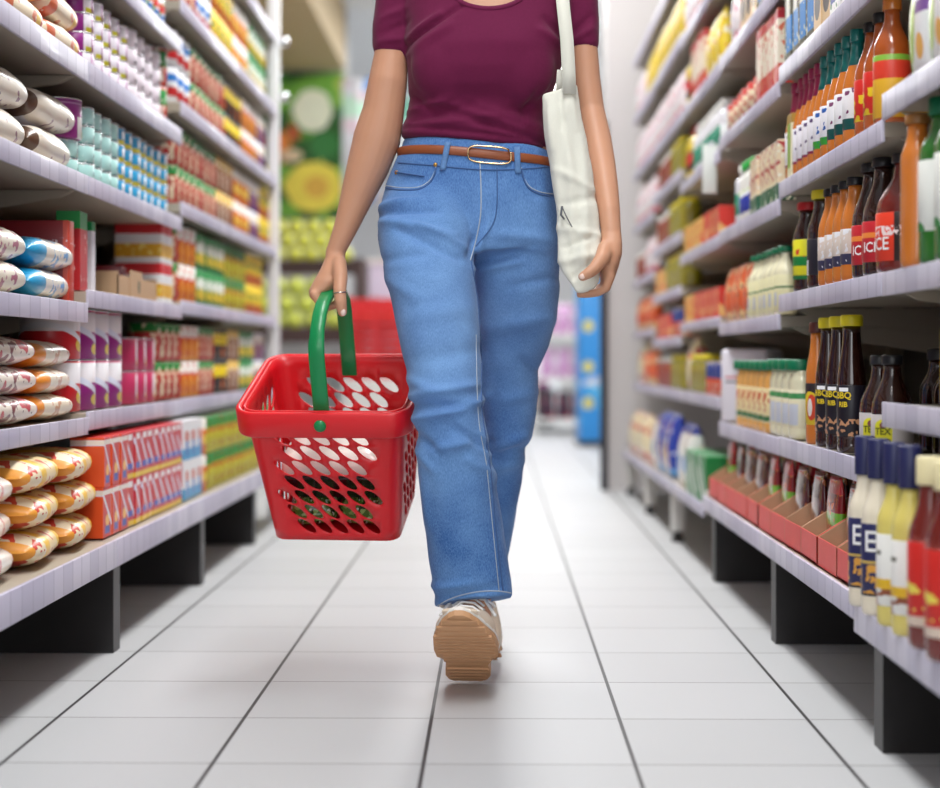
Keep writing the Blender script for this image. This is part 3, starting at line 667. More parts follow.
sides0 = [(CUM[i], CUM[i + 1]) for i in range(len(CUM) - 1) if CUM[i + 1] - CUM[i] > .15]
for i in range(NU + 1):
    u_ = PT * i / NU
    for v in ((0, .04, .95, 1) if any(s0 + .012 < u_ < s1 - .012 for s0, s1 in sides0) else [k_ / 12 for k_ in range(13)]): vv.append(Vector((PT * i / NU, v * HB)))
sides = []   # straight runs of the perimeter: (start, end)
segs_ = [(CUM[i], CUM[i + 1]) for i in range(len(CUM) - 1)]
for a_, b_ in segs_:
    if b_ - a_ > .15: sides.append((a_, b_))
sides.append((CUM[-2], CUM[-1])) if not any(abs(b_ - PT) < 1e-6 for a_, b_ in sides) and segs_[-1][1] - segs_[-1][0] > .15 else None
AX, BX, BY_ = .0365, .0155, .0305
for si, (a_, b_) in enumerate(sides):
    midu = (a_ + b_) / 2; mp_ = wall_map(midu, 1); sg = -1 if mp_[1] > D2 * .8 else 1
    lo, hi = a_ + .006, b_ - .006
    for r in range(7):
        cv = .030 + r * BY_
        for k in range(-2, 12):
            cu = lo + .012 + k * AX - (sg * r * BX) % AX + .0
            if cu - .017 < lo or cu + .017 > hi: continue
            el = []
            th = R(-36) * sg
            for j in range(14):
                t = 2 * math.pi * j / 14; ex = .0228 * math.cos(t); ey = .0092 * math.sin(t)
                el.append(Vector((cu + ex * math.cos(th) - ey * math.sin(th), cv + ex * math.sin(th) + ey * math.cos(th))))
            o = len(vv); vv += el; ed += [(o + j, o + (j + 1) % 14) for j in range(14)]; holes.append((cu, cv, th))
r_ = delaunay_2d_cdt(vv, ed, [], 0, 1e-6)
q = MB(); V3 = [wall_map(min(p.x, PT - 1e-7), p.y / HB) for p in r_[0]]; fs = []
for f in r_[2]:
    c = sum((r_[0][i] for i in f), Vector((0, 0))) / len(f); inside = False
    for cu, cv, th in holes:
        dx, dy = c.x - cu, c.y - cv
        if abs(dx) > .03: continue
        ex = dx * math.cos(th) + dy * math.sin(th); ey = -dx * math.sin(th) + dy * math.cos(th)
        if (ex / .0226) ** 2 + (ey / .009) ** 2 < 1: inside = True; break
    if not inside: fs.append(f)
q.add(V3, fs, 0, True)
# floor of the basket with moulded feet
bt = [(x * .8, y * .8) for x, y in PER[:-1]]; o = len(q.v); q.v += [(x, y, -HB) for x, y in bt]; q.f.append(tuple(o + i for i in range(len(bt)))); q.m.append(0); q.sm.append(False)
tub = q.build('basket_body', redp, bk)
bm = bmesh.new(); bm.from_mesh(tub.data); bmesh.ops.remove_doubles(bm, verts=bm.verts[:], dist=.0002); bmesh.ops.recalc_face_normals(bm, faces=bm.faces[:]); bm.to_mesh(tub.data); bm.free()
sd = tub.modifiers.new('s', 'SOLIDIFY'); sd.thickness = .0028; sd.offset = -1
q = MB(); rg = []
for (k, z) in ((-.004, -.010), (.000, -.0465), (.004, -.047), (.006, -.044), (.0075, -.002), (.004, .001), (-.001, 0), (-.0035, -.006)):
    rg.append([(x, y, z) for x, y in rrect(W2 + k, D2 + k, .034 + k, 8)])
rg.append(rg[0]); q.rings(rg, cap=False); rim = q.build('rim', redp, bk); fix_normals(rim.data)
for p in rim.data.polygons: p.use_smooth = True
# handle (its pivots sit at the middle of the two faces)
IN = D2 - .012
HL = [(-IN, -.036), (-IN, .03), (-IN, .098), (-IN + .005, .118), (-IN + .026, .143), (-IN + .052, .160), (-IN + .08, .168), (0, .170), (IN - .08, .168), (IN - .052, .160), (IN - .026, .143), (IN - .005, .118), (IN, .098), (IN, .03), (IN, -.036)]
q = MB(); rg = []
for i, (y, z) in enumerate(HL):
    a_ = Vector(HL[max(0, i - 1)]); b_ = Vector(HL[min(len(HL) - 1, i + 1)]); t = (b_ - a_).normalized(); n = Vector((-t.y, t.x))
    hw = .0142 if z < .14 else .0125; hh_ = .0028 if z < .14 else .0055
    x0 = .0
    rg.append([(x0 + sx * hw * wf, y + n.x * sn * hh_, z + n.y * sn * hh_) for sx, wf, sn in ((-1, 1, -.4), (-1, .86, -1), (1, .86, -1), (1, 1, -.4), (1, 1, .4), (1, .86, 1), (-1, .86, 1), (-1, 1, .4))])
q.rings(rg); hd = q.build('handle', greenp, bk); fix_normals(hd.data)
for sy in (-1, 1):
    for zc in ((-.012),):
        q = MB(); n = 20; rg = []
        for r2, y in ((.0105, -.004), (.011, .003), (.0085, .0055), (.003, .0068)):
            rg.append([(r2 * math.cos(2 * math.pi * i / n), sy * (D2 + .007 + y), -.022 + r2 * math.sin(2 * math.pi * i / n)) for i in range(n)])
        q.rings(rg); kb = q.build('pivot_knob', greenp, hd); fix_normals(kb.data)
# things in the basket (seen through the holes)
def inb(o, loc, rot=(0, 0, 0)):
    o.matrix_world = bk.matrix_world @ Matrix.Translation(loc) @ Matrix.Rotation(rot[2], 4, 'Z') @ Matrix.Rotation(rot[1], 4, 'Y') @ Matrix.Rotation(rot[0], 4, 'X')
def pillow(mb, w, d, h, nx=14, ny=18, mi=0, crimp=.08, wob=.05, seed=0):
    rr = random.Random(seed); ph = rr.random() * 9; rg = []
    for j in range(ny + 1):
        t = -math.cos(math.pi * j / ny); e = max(0, 1 - t ** 4) ** .55; ring = []
        wf = (1 - .30 * abs(t) ** 7)
        for i in range(nx * 2):
            a = math.pi * 2 * i / (nx * 2); c, s_ = math.cos(a), math.sin(a)
            x = w / 2 * wf * math.copysign(abs(c) ** .72, c); z = (h / 2 * e * (1 + wob * math.sin(7 * t + 3 * a + ph) + wob * mn.noise(Vector((c * 2 + ph, t * 3, s_ * 2)))) + .0012) * math.copysign(abs(s_) ** .85, s_)
            ring.append((x, t * d / 2, z + h / 2))
        if j == 0: rg.append([(x_ * .92, y_ - .014, z_) for x_, y_, z_ in ring])
        rg.append(ring)
        if j == ny: rg.append([(x_ * .92, y_ + .014, z_) for x_, y_, z_ in ring])
    mb.rings(rg, mi)
leafy = pm('salad_bag_film', (84, 124, 48), [('n', 90, .54, (150, 184, 100)), ('n', 60, .60, (34, 58, 20)), ('n', 140, .66, (226, 232, 214))], .25, coat=.5)
for k, (lx, ly, lz, rz) in enumerate(((-.050, -.022, -HB + .006, .1), (.048, -.018, -HB + .006, -.1), (.0, .072, -HB + .006, 1.57))):
    q = MB(); pillow(q, .088, .118 if k < 2 else .15, .06, seed=k); o = q.build('salad_bag', leafy); inb(o, (lx, ly, lz), (0, 0, rz))
    tag(o, ['clear bag of green salad at the bottom of the basket, beside its near corner', 'clear bag of green salad lying toward the jeans side of the basket', 'clear bag of green salad lying crosswise at the far side of the basket'][k], 'salad bag', 'salad bags in the red basket')
q = MB()
q.rings([[(x, y, z) for x, y in rrect(a_, b_, .012, 4)] for a_, b_, z in ((.084, .078, 0), (.095, .09, .042), (.098, .093, .042), (.098, .093, .045), (.091, .086, .045), (.080, .074, .004))])
tr = q.build('food_tray', mat('black_tray_plastic', (26, 26, 30), .25, coat=.4)); fix_normals(tr.data); inb(tr, (0, -.006, -HB + .078))
q = MB(); q.rings([[(x, y, z) for x, y in rrect(a_, b_, .012, 4)] for a_, b_, z in ((.088, .083, .046), (.094, .089, .050), (.090, .085, .078), (.06, .055, .084))]); fl = q.build('lid', mat('white_tray_lid', (238, 236, 228), .25, coat=.5)); fix_normals(fl.data); fl.parent = tr
tag(tr, 'black food tray with white lid lying on the salad bags in the basket', 'food tray')

# ---------------- canvas tote ----------------
canv = mat('cream_canvas', (226, 226, 214), .9, spec=.2, sheen=.1, noise=(500, .05), bump=(380, .3, .0008))
TB = MB(); rg = []
ROWS = [(89, 541.5, 576, 3.150, .010), (93, 541.5, 577, 3.150, .014), (110, 542.5, 580.5, 3.148, .020), (140, 545, 587, 3.143, .026), (170, 550, 592.5, 3.135, .028), (195, 554, 596, 3.127, .028), (215, 557.5, 598.5, 3.118, .027), (240, 558.3, 600.5, 3.108, .025), (258, 558.5, 601, 3.098, .021), (272, 561.5, 601, 3.089, .017), (281, 567, 600, 3.083, .013), (288, 572, 596, 3.080, .009), (293.5, 576, 584, 3.079, .005)]
for py, xl, xr, Y, ry in ROWS:
    a_, _, z = P(xl, py, Y); b_, _, _ = P(xr, py, Y); cx = (a_ + b_) / 2; rx = (b_ - a_) / 2; ring = []
    tl = (py - 90) / 14.0 if py < 100 else 0
    for p in ringrow(0, 0, 0, 1, 1, 36, 2.0):
        zz = z + (.010 * p[0] * (1 if py < 100 else max(0, 1 - (py - 100) / 30)))
        wv = 1 + .10 * math.sin(p[0] * 9 + py * .05)
        ring.append((cx + p[0] * rx, Y + p[1] * ry * wv, zz))
    rg.append(ring)
TB.rings(rg[::-1])
tote = remeshed(TB, 'tote_bag', .0042, canv, 3)
ridges(tote, [(556, 170, 592, 190, 4, 3, 3.12), (562, 205, 596, 198, 4, -3, 3.12), (560, 228, 600, 236, 4, 3, 3.1), (564, 248, 590, 238, 3, -4, 3.1), (562, 262, 592, 256, 4, 4, 3.1), (566, 240, 574, 286, 4, -3, 3.1), (580, 236, 584, 268, 4, 3, 3.1), (548, 100, 552, 150, 3, 3, 3.14), (560, 92, 562, 130, 2.5, -3, 3.14), (570, 90, 576, 130, 3, 3, 3.14), (565, 120, 580, 170, 5, -2, 3.13), (570, 280, 592, 262, 3, -3, 3.08)])
soften(tote, lambda p: mn.noise(Vector((p[0] * 22, p[1] * 22, p[2] * 18))) * .003)
tag(tote, 'cream canvas tote bag hanging flat from the shoulder, its bottom gripped in one hand', 'tote bag')
q = MB(); bs2 = bvh_of(shirt)
def strap(pts, nm, Yo=0):
    q = MB(); rg = []
    for (px_, py_, Y, hw) in pts:
        x, _, z = P(px_, py_, Y); h = hw * Y / F; rg.append([(x - h, Y, z), (x - h, Y - .0022, z), (x + h, Y - .0022, z), (x + h, Y, z)])
    q.rings(rg); o = q.build(nm, canv, tote); fix_normals(o.data); return o
strap([(569.5, 94, 3.128, 6.8), (568.5, 70, 3.128, 6.8), (566.8, 40, 3.128, 6.6), (563.5, 10, 3.142, 6.6), (561.5, -10, 3.158, 6.6), (560, -30, 3.19, 6.6), (559, -45, 3.23, 6.6), (558, -50, 3.30, 6.6), (559, -30, 3.38, 6.6)], 'strap')
strap([(562, 92, 3.170, 6.5), (563.5, 70, 3.170, 6.5)], 'strap_back')
q = MB(); q.tube([P(562, 207, 3.086) + (.0012,), P(566, 216, 3.086) + (.0012,), P(573, 229, 3.085) + (.0011,)], 6); q.tube([P(562, 207, 3.086) + (.0022,), P(561, 215, 3.086) + (.002,), P(564, 219, 3.086) + (.0016,)], 6)
q.build('pull_cord', mat('grey_cord', (96, 98, 104), .6), tote)

# ---------------- products ----------------
STATS = {}
ORD = ['first', 'second', 'third', 'fourth', 'fifth', 'sixth', 'seventh', 'eighth', 'ninth', 'tenth', 'eleventh', 'twelfth', 'thirteenth', 'fourteenth', 'fifteenth', 'sixteenth', 'seventeenth', 'eighteenth', 'nineteenth', 'twentieth'] + ['%dth' % i for i in range(21, 60)]
rimm = mat('tin_metal', (205, 205, 208), .25, metal=.9)
def tin(r, h, m, lid=True, n=22, lidm=None):
    q = MB(); q.lathe([(r * .93, 0), (r, .002), (r, h - .003), (r * .96, h - .002)], n); o = q.build('tin_can', m)
    if lid:
        q = MB(); q.lathe([(r * .99, h - .003), (r * 1.01, h - .002), (r * 1.01, h), (r * .93, h), (r * .92, h - .0015), (r * .3, h - .0012)], n); l = q.build('lid', lidm or rimm, o)
    return o
def carton(w_, d, h, m, flap=None, name='carton'):
    q = MB(); q.box(-w_ / 2, w_ / 2, -d / 2, d / 2, 0, h, 0, .0015); o = q.build(name, m)
    for p in o.data.polygons: p.use_smooth = False
    if flap:
        q = MB(); q.box(-w_ / 2 + .002, w_ / 2 - .002, -d / 2 - .0006, d / 2 + .0006, h - .012, h + .0012); q.build('top_flap', flap, o)
    return o
def bottle(r, h, liq, capm, labm=None, sh=.55, nk=.40, capr=None, lab=(.12, .5), caph=.09, n=20, flat=1.0, text=None, textm=None, name='sauce_bottle', ribs=False, neckm=None):
    """r body radius, sh shoulder height fraction, nk neck radius fraction, caph cap height fraction"""
    hb = h * (1 - caph); q = MB(); pr = [(r * .86, 0), (r * .97, .004), (r, .012)]
    if ribs:
        for k in range(5): z = .014 + k * .007; pr += [(r, z), (r * .95, z + .0035)]
    pr += [(r, h * lab[0]), (r, h * lab[1]), (r, h * sh)]
    for k in range(1, 6):
        t = k / 5; pr.append((r * (nk + (1 - nk) * (0.5 + 0.5 * math.cos(math.pi * t))), h * sh + (hb * .93 - h * sh) * t))
    pr.append((r * nk, hb)); pr = sorted(pr, key=lambda a_: a_[1]); q.lathe(pr, n, sy=flat); o = q.build(name, liq)
    cr = capr or r * nk * 1.22; q = MB()
    q.lathe([(cr * .98, hb - .002), (cr, hb), (cr, h - .003), (cr * .9, h)], n); q.build('cap', capm, o)
    if neckm:
        q = MB(); q.lathe([(a_ * 1.02 + .0003, z) for a_, z in pr if z >= h * sh + (hb - h * sh) * .35], n, sy=flat); q.build('neck_sleeve', neckm, o)
    if labm:
        q = MB(); z0, z1 = h * lab[0], h * lab[1]; q.lathe([(r * 1.004, z0), (r * 1.012 + .0003, z0 + .0008), (r * 1.012 + .0003, z1 - .0008), (r * 1.004, z1)], n, sy=flat)
        if text:
            for (s_, sz, zc, mi) in text:
                f = bpy.data.curves.new('t', 'FONT'); f.body = s_; f.size = sz; f.align_x = 'CENTER'; f.align_y = 'CENTER'; f.resolution_u = 2; f.offset = .0004
                fo = bpy.data.objects.new('t', f); COL.objects.link(fo); bpy.context.view_layer.update()
                me_ = bpy.data.meshes.new_from_object(fo.evaluated_get(bpy.context.evaluated_depsgraph_get()))
                bt_ = bmesh.new(); bt_.from_mesh(me_); bmesh.ops.triangulate(bt_, faces=bt_.faces[:])
                for _ in range(3): bmesh.ops.subdivide_edges(bt_, edges=[e for e in bt_.edges if e.calc_length() > .003], cuts=1, use_grid_fill=False); bmesh.ops.triangulate(bt_, faces=bt_.faces[:])
                bt_.to_mesh(me_); bt_.free(); rr = r * 1.012 + .0009
                vs = [(rr * math.sin(v.co.x / rr), -rr * math.cos(v.co.x / rr) * flat, zc * h + v.co.y) for v in me_.vertices]; q.add(vs, [tuple(p.vertices) for p in me_.polygons], mi)
                bpy.data.objects.remove(fo)
        q.build('label', [labm] + (textm or []), o)
    return o
def sack(w_, d, h, m, seed=0, name='sack'):
    q = MB(); pillow(q, w_, d, h, 12, 18, seed=seed, wob=.07); return q.build(name, m)
def pouch(w_, d, h, m, seed=0, name='pouch', knot=None):
    """upright bag with crimped top"""
    q = MB(); rg = []
    for j in range(13):
        t = j / 12; k = 1 if t < .08 else 1; dd = d * (math.sin(math.pi * min(1, .18 + t * .82)) ** .6 if t < .97 else .06); ww = w_ * (1 - .12 * t ** 3)
        rg.append([(ww / 2 * math.copysign(abs(math.cos(a)) ** .6, math.cos(a)) * (1 + .03 * math.sin(9 * t + a * 2 + seed)), max(dd, .003) / 2 * math.copysign(abs(math.sin(a)) ** .8, math.sin(a)), t * h) for a in [2 * math.pi * i / 24 for i in range(24)]])
    q.rings(rg); o = q.build(name, m)
    if knot:
        q = MB(); q.box(-w_ * .44, w_ * .44, -.002, .002, h - .014, h + .006, 0, .001); q.build('seal_strip', knot, o)
    return o
def tray(w_, d, h, mr, mk_, mp, seed=0):
    """shelf-ready display carton: low printed front, sides sloping up to the back, packets inside"""
    q = MB(); t = .003; fh = h * .38
    q.box(-w_ / 2, w_ / 2, -d / 2, -d / 2 + t, 0, fh); q.box(-w_ / 2, w_ / 2, -d / 2, d / 2, 0, t); q.box(-w_ / 2, w_ / 2, d / 2 - t, d / 2, 0, h)
    for s_ in (-1, 1):
        x0, x1 = (s_ * w_ / 2, s_ * (w_ / 2 - t)); x0, x1 = min(x0, x1), max(x0, x1); pts = [(-d / 2, 0), (d / 2, 0), (d / 2, h), (d * .10, h), (-d / 2, fh)]
        v = [(x0, a_, b_) for a_, b_ in pts] + [(x1, a_, b_) for a_, b_ in pts]
        out, inn = (0, 1) if s_ < 0 else (1, 0)
        q.add(v, [(0, 1, 2, 3, 4)], 0 if s_ < 0 else 1); q.add(v, [(9, 8, 7, 6, 5)], 1 if s_ < 0 else 0)
        q.add(v, [(0, 5, 6, 1), (1, 6, 7, 2), (2, 7, 8, 3), (3, 8, 9, 4), (4, 9, 5, 0)], 1)
    o = q.build('display_carton', [mr, mk_]); fix_normals(o.data)
    return o
LAB = {}
def finish(o, label, cat, group):
    n = len(label.split())
    if label in LAB: print('DUP LABEL', label)
    if n > 16: print('LONG', n, label)
    LAB[label] = 1; tag(o, label, cat, group)
    for c in [o]: pass
def face(side): return R(90) if side < 0 else R(-90)
def place(o, side, X, Y, Z, rz=0.0, look='', cat='', group=None):
    o.location = (side * X, Y, Z); o.rotation_euler = (0, 0, face(side) + rz); finish(o, look, cat, group)
def row(proto, side, y0, pitch, n, z, xf, d, look, cat, group=None, tiers=1, th=0, jit=.002, where='from near end', rj=.05, deep=1, rz=0.0):
    """n stacks from the end near the camera; xf = distance of the fronts from the aisle centre"""
    k = 0; TW = {1: [''], 2: ['bottom tier', 'top tier'], 3: ['bottom tier', 'middle tier', 'top tier'], 4: ['bottom tier', 'second tier up', 'third tier up', 'top tier'], 5: ['bottom tier', 'second tier up', 'third tier up', 'fourth tier up', 'top tier']}[tiers]
    for i in range(n):
        jy = random.uniform(-jit, jit); jx = random.uniform(0, jit * 2)
        for t in range(tiers):
            for dp in range(deep):
                o = proto if k == 0 else copy_tree(proto); k += 1
                if deep > 1: lab = f'{look}, {["front", "second", "third"][dp]} line, ' + (f'{TW[t]}, ' if tiers > 1 else '') + f'{ORD[i]} from near end'
                elif tiers > 1: lab = f'{look}, {TW[t]}, {ORD[i]} stack from near end'
                elif n > 1: lab = f'{look}, {ORD[i]} {where}'
                else: lab = look
                place(o, side, xf + d / 2 + jx + dp * (d + .004), y0 + pitch * (i + .5) + jy, z + t * th, rz + random.uniform(-rj, rj), lab, cat, group or (look + ' row' if n * tiers > 1 else None))
w3 = (244, 243, 240)
def lay(pr, ys, layers, z, th, x0, dx, deep, look, cat, group, layer_words=None, rz=0.0, far=None):
    k = 0; LW = layer_words or {2: ['lower', 'upper'], 3: ['bottom', 'middle', 'top'], 4: ['bottom', 'second', 'third', 'top']}[layers]
    for t in range(layers):
        for i, y in enumerate(ys):
            for dp in range(deep):
                o = pr if k == 0 else copy_tree(pr); k += 1
                lab = f'{look}, {LW[t]} layer' + (f', {ORD[i]} from near end' if len(ys) > 1 else '') + (', ' + ['front', 'behind'][dp] if deep > 1 else '')
                place(o, -1, x0 + dp * dx + random.uniform(0, .006), y + random.uniform(-.006, .006) + (t % 2) * .015, z + t * th, R(90) + rz + random.uniform(-.05, .05), lab, cat, group)
navy = mat('navy_cap', (34, 38, 84), .4); blackcap = mat('black_cap', (28, 28, 32), .35); yelcap = mat('yellow_cap', (222, 204, 30), .4); redcap = mat('red_cap', (196, 30, 34), .4); grncap = mat('green_cap', (0, 112, 74), .4)
whitecap = mat('white_cap', (238, 238, 234), .4); creamcap = mat('cream_cap', (238, 226, 178), .4); tealfoil = mat('teal_foil', (16, 120, 116), .3, coat=.4); pinkfoil = mat('magenta_foil', (166, 36, 84), .3, coat=.4); limecap = mat('bright_green_cap', (40, 170, 70), .4)
# ===== tin side (negative x), fronts at .85 =====
XL = .853
# shelf with tuna tins (1.216): rolled snack bags, purple tins, pale tins
snk = pm('snack_bag_print', (240, 222, 192), [('n', 30, .60, (222, 120, 84)), ('y', -.5, -.092, (210, 62, 52)), ('y', -.092, -.062, (240, 196, 70)), ('y', .07, .11, (222, 110, 70)), ('n', 60, .68, (246, 238, 226))], .35, coat=.2)
lay(sack(.090, .26, .059, snk, 1, 'snack_bag'), (2.80, 3.09, 3.38), 3, 1.217, .060, XL + .046, .094, 2, 'cream snack bag with red end', 'snack bag', 'cream snack bags with red ends')
ptn = pm('purple_tuna_print', (236, 230, 240), [('n', 160, .66, (206, 200, 214)), ('x', -.9, -.030, (150, 44, 140)), ('x', -.008, .002, (150, 44, 140)), ('r', -.026, -.008, .001, .011, (226, 222, 60)), ('r', .002, .9, .001, .011, (226, 222, 60))], .3)
row(tin(.042, .041, ptn), -1, 3.56, .0855, 5, 1.216, XL, .084, 'white and purple tuna tin', 'tin', tiers=4, th=.0412)
wtn = pm('pale_pink_print', (232, 222, 232), [('r', -.01, .03, .006, .014, (52, 48, 60)), ('z', .037, .05, (214, 206, 216))], .35)
row(tin(.047, .043, wtn), -1, 3.99, .096, 4, 1.216, XL, .094, 'pale pink tin with dark mark', 'tin', tiers=4, th=.0432)
rgt = pm('red_green_tin_print', (206, 60, 46), [('z', .05, .09, (34, 140, 62)), ('n', 60, .6, (240, 232, 220))], .35)
row(tin(.036, .10, rgt), -1, 4.38, .075, 1, 1.216, XL, .072, 'red and green tin beside the pale pink tins', 'tin', tiers=2, th=.1002)
# shelf 1.453 of the second unit
mixb = pm('blue_red_tin_print', (232, 236, 240), [('z', .015, .04, (40, 110, 190)), ('r', -.03, .02, .045, .07, (206, 40, 46)), ('n', 60, .62, (120, 160, 60))], .35)
row(tin(.038, .085, mixb), -1, 3.95, .079, 6, 1.453, XL, .076, 'white tin with blue and red bands', 'tin', tiers=2, th=.0852)
# shelf .982: long pasta bags, large purple can, mint tins, blue tins
pst = pm('pasta_bag_print', (232, 222, 206), [('r', -.036, .036, .0, .2, (236, 230, 232)), ('n', 52, .64, (140, 92, 110), -.08, .04, 'y'), ('y', -.5, -.138, (84, 54, 40)), ('y', .132, .5, (96, 66, 48))], .3, coat=.35)
lay(sack(.14, .32, .073, pst, 4, 'pasta_bag'), (2.62, 2.965, 3.31), 2, .983, .074, XL + .068, .145, 2, 'cream pasta bag with brown end', 'pasta bag', 'cream pasta bags with brown ends')
pcn = pm('purple_can_print', (156, 50, 140), [('r', -.02, .06, .0, .045, (238, 238, 236)), ('d', .02, .010, .018, .008, (228, 222, 50)), ('z', .070, .073, (206, 150, 196))], .3)
row(tin(.052, .082, pcn, n=32), -1, 3.45, .11, 1, 1.0620, XL, .104, 'large purple can standing on pale mint tins', 'tin')
mnt = pm('mint_tin_print', (178, 224, 220), [('z', 0, .003, (90, 150, 150)), ('r', .0, .02, .012, .022, (80, 110, 120)), ('n', 90, .64, (226, 242, 238))], .35)
row(tin(.040, .0395, mnt), -1, 3.465, .082, 1, .982, XL + .01, .08, 'pale mint tin under the large purple can', 'tin', tiers=2, th=.0398)
row(tin(.040, .0395, mnt), -1, 3.565, .080, 4, .982, XL, .08, 'pale mint tin', 'tin', tiers=4, th=.0398)
blt = pm('blue_tin_print', (46, 156, 206), [('z', 0, .010, (228, 216, 60)), ('r', -.012, .02, .012, .03, (238, 244, 248)), ('z', .036, .05, (210, 226, 236))], .35)
row(tin(.041, .0395, blt), -1, 3.87, .0835, 7, .982, XL, .082, 'blue and white tin with yellow base band', 'tin', tiers=4, th=.0398)
# shelf .722/.75: long bags with blue ends, red carton, green carton, kraft tray
blb = pm('blue_end_bag_print', (236, 230, 216), [('n', 50, .58, (80, 150, 210), -.11, .05, 'y'), ('y', -.5, -.14, (30, 150, 200)), ('y', .085, .5, (36, 156, 206))], .3, coat=.35)
brb = pm('brown_end_bag_print', (236, 228, 210), [('n', 50, .58, (170, 90, 120), -.10, .06, 'y'), ('y', -.5, -.142, (80, 54, 42)), ('y', .09, .12, (130, 170, 50)), ('y', .12, .5, (90, 62, 48))], .3, coat=.35)
lay(sack(.115, .32, .059, blb, 7, 'pasta_bag'), (3.28,), 2, .723, .060, XL + .052, .12, 1, 'long cream bag with blue ends', 'pasta bag', 'long cream bags with blue ends')
lay(sack(.115, .32, .059, brb, 9, 'pasta_bag'), (2.59, 2.935), 2, .723, .060, XL + .052, .12, 1, 'long cream bag with dark brown end', 'pasta bag', 'long cream bags with dark brown ends')
rbx = pm('dark_red_carton_print', (134, 22, 32), [('x', -.5, -.155, (196, 70, 50))], .35)
rbf = pm('dark_red_face_print', (134, 22, 32), [], .35)
q = MB(); q.box(-.022, .022, -.12, .12, 0, .165, 0, .002); o = q.build('carton', pm('red_carton_face', (138, 22, 34), [('y', -.5, -.108, (206, 70, 50)), ('n', 30, .56, (206, 56, 40), 0, .09), ('n', 44, .66, (228, 150, 90), 0, .07), ('n', 90, .58, (226, 200, 206), .118, .130)], .35))
place(o, -1, XL + .125, 3.432, .7225, 0, 'wide dark red carton standing behind the long cream bags', 'carton')
gbx = pm('green_red_carton_print', (188, 40, 44), [('z', .128, .2, (22, 146, 66)), ('n', 60, .66, (232, 190, 180), .02, .12)], .35)
row(carton(.072, .05, .165, gbx), -1, 3.50, .08, 1, .750, XL + .004, .05, 'red carton with green top beside the cream bags', 'carton')
wbx = pm('white_green_carton_print', (232, 230, 238), [('z', .135, .2, (22, 140, 70)), ('x', .03, .5, (196, 60, 50))], .4)
row(carton(.03, .06, .155, wbx), -1, 3.66, .035, 1, .750, XL + .01, .07, 'narrow white carton with green top and red side', 'carton')
amb = mat('amber_glass', (70, 34, 16), .15, coat=.6)
row(bottle(.04, .18, amb, blackcap, pm('amber_label', (120, 84, 50), [], .5), sh=.7, nk=.55, name='jar'), -1, 4.0, .085, 2, .750, XL + .16, .08, 'dark amber jar behind the kraft cardboard tray', 'jar')
kraft = mat('kraft_board', (190, 156, 122), .8, noise=(60, .08)); kraftp = pm('kraft_printed', (190, 156, 122), [('d', 0, .03, .012, .016, (90, 96, 80))], .8)
q = MB()
for a_ in ((-.22, .22, -.07, -.067, 0, .050), (-.22, .22, .067, .07, 0, .050), (-.22, -.217, -.07, .07, 0, .058), (.217, .22, -.07, .07, 0, .058), (-.22, .22, -.07, .07, 0, .003), (-.10, .04, -.0715, -.07, 0, .066)): q.box(*a_)
o = q.build('cardboard_tray', kraftp); place(o, -1, XL + .075, 4.08, .7505, 0, 'open kraft cardboard tray standing beside the white cartons', 'cardboard tray')
q = MB(); q.box(-.05, .05, -.04, .04, 0, .075, 0, .002); o = q.build('packet', mat('maroon_packet', (130, 30, 44), .3)); place(o, -1, XL + .078, 4.07, .7545, .1, 'maroon packet inside the kraft cardboard tray', 'packet')
# white/red/yellow cartons and others on .764
wry = pm('white_red_carton_print', (240, 240, 242), [('r', -.1, .1, .075, .12, (214, 36, 44)), ('r', -.1, .1, .015, .05, (232, 176, 36)), ('n', 60, .62, (250, 230, 120), .015, .05)], .4)
row(carton(.07, .12, .103, wry), -1, 4.345, .075, 2, .7508, XL, .12, 'white carton with red and yellow panels', 'carton', tiers=2, th=.1035)
GRP = [  # name, base, layers for cans h=.1
 ('green yellow', (206, 200, 50), [('z', .07, .2, (30, 130, 60)), ('n', 60, .62, (180, 60, 40))]),
 ('white orange', (232, 150, 50), [('z', .06, .2, (240, 238, 232)), ('n', 60, .6, (210, 70, 40))]),
 ('green white', (36, 140, 70), [('d', 0, .06, .026, .022, (236, 240, 230)), ('d', 0, .03, .026, .02, (240, 214, 70))]),
 ('yellow orange', (240, 206, 50), [('z', 0, .035, (226, 110, 40)), ('n', 60, .62, (60, 120, 60))]),
 ('red', (190, 44, 40), [('z', .075, .2, (32, 130, 56)), ('n', 55, .58, (236, 220, 190))]),
 ('brown', (150, 84, 50), [('z', .07, .2, (232, 190, 90)), ('n', 55, .6, (240, 230, 210))]),
 ('violet', (120, 60, 140), [('z', .06, .2, (236, 236, 240)), ('n', 55, .6, (230, 180, 60))]),
 ('black yellow', (36, 34, 36), [('z', .05, .085, (236, 212, 40)), ('n', 55, .64, (230, 120, 50))]),
 ('white blue', (236, 238, 242), [('z', .02, .045, (206, 44, 48)), ('z', .06, .08, (40, 120, 200))]),
 ('orange', (232, 120, 40), [('z', .07, .2, (238, 234, 226)), ('d', 0, .04, .02, .02, (250, 220, 90))]),
]
GM = {n: pm('tin_' + n.replace(' ', '_'), b_, l, .35) for n, b_, l in GRP}
PROT = {}
def seq(side, y0, z, xf, spec, shelf, th=.1, tiers=2, r=.042):
    """spec: list of (look words, material key, number of stacks)"""
    y = y0
    for look, mk_, n in spec:
        row(tin(r, th - .0005, GM[mk_], lid=False, n=16), side, y, r * 2 + .003, n, z, xf, r * 2, f'{look} on {shelf}', 'tin', tiers=tiers, th=th); y += n * (r * 2 + .003)
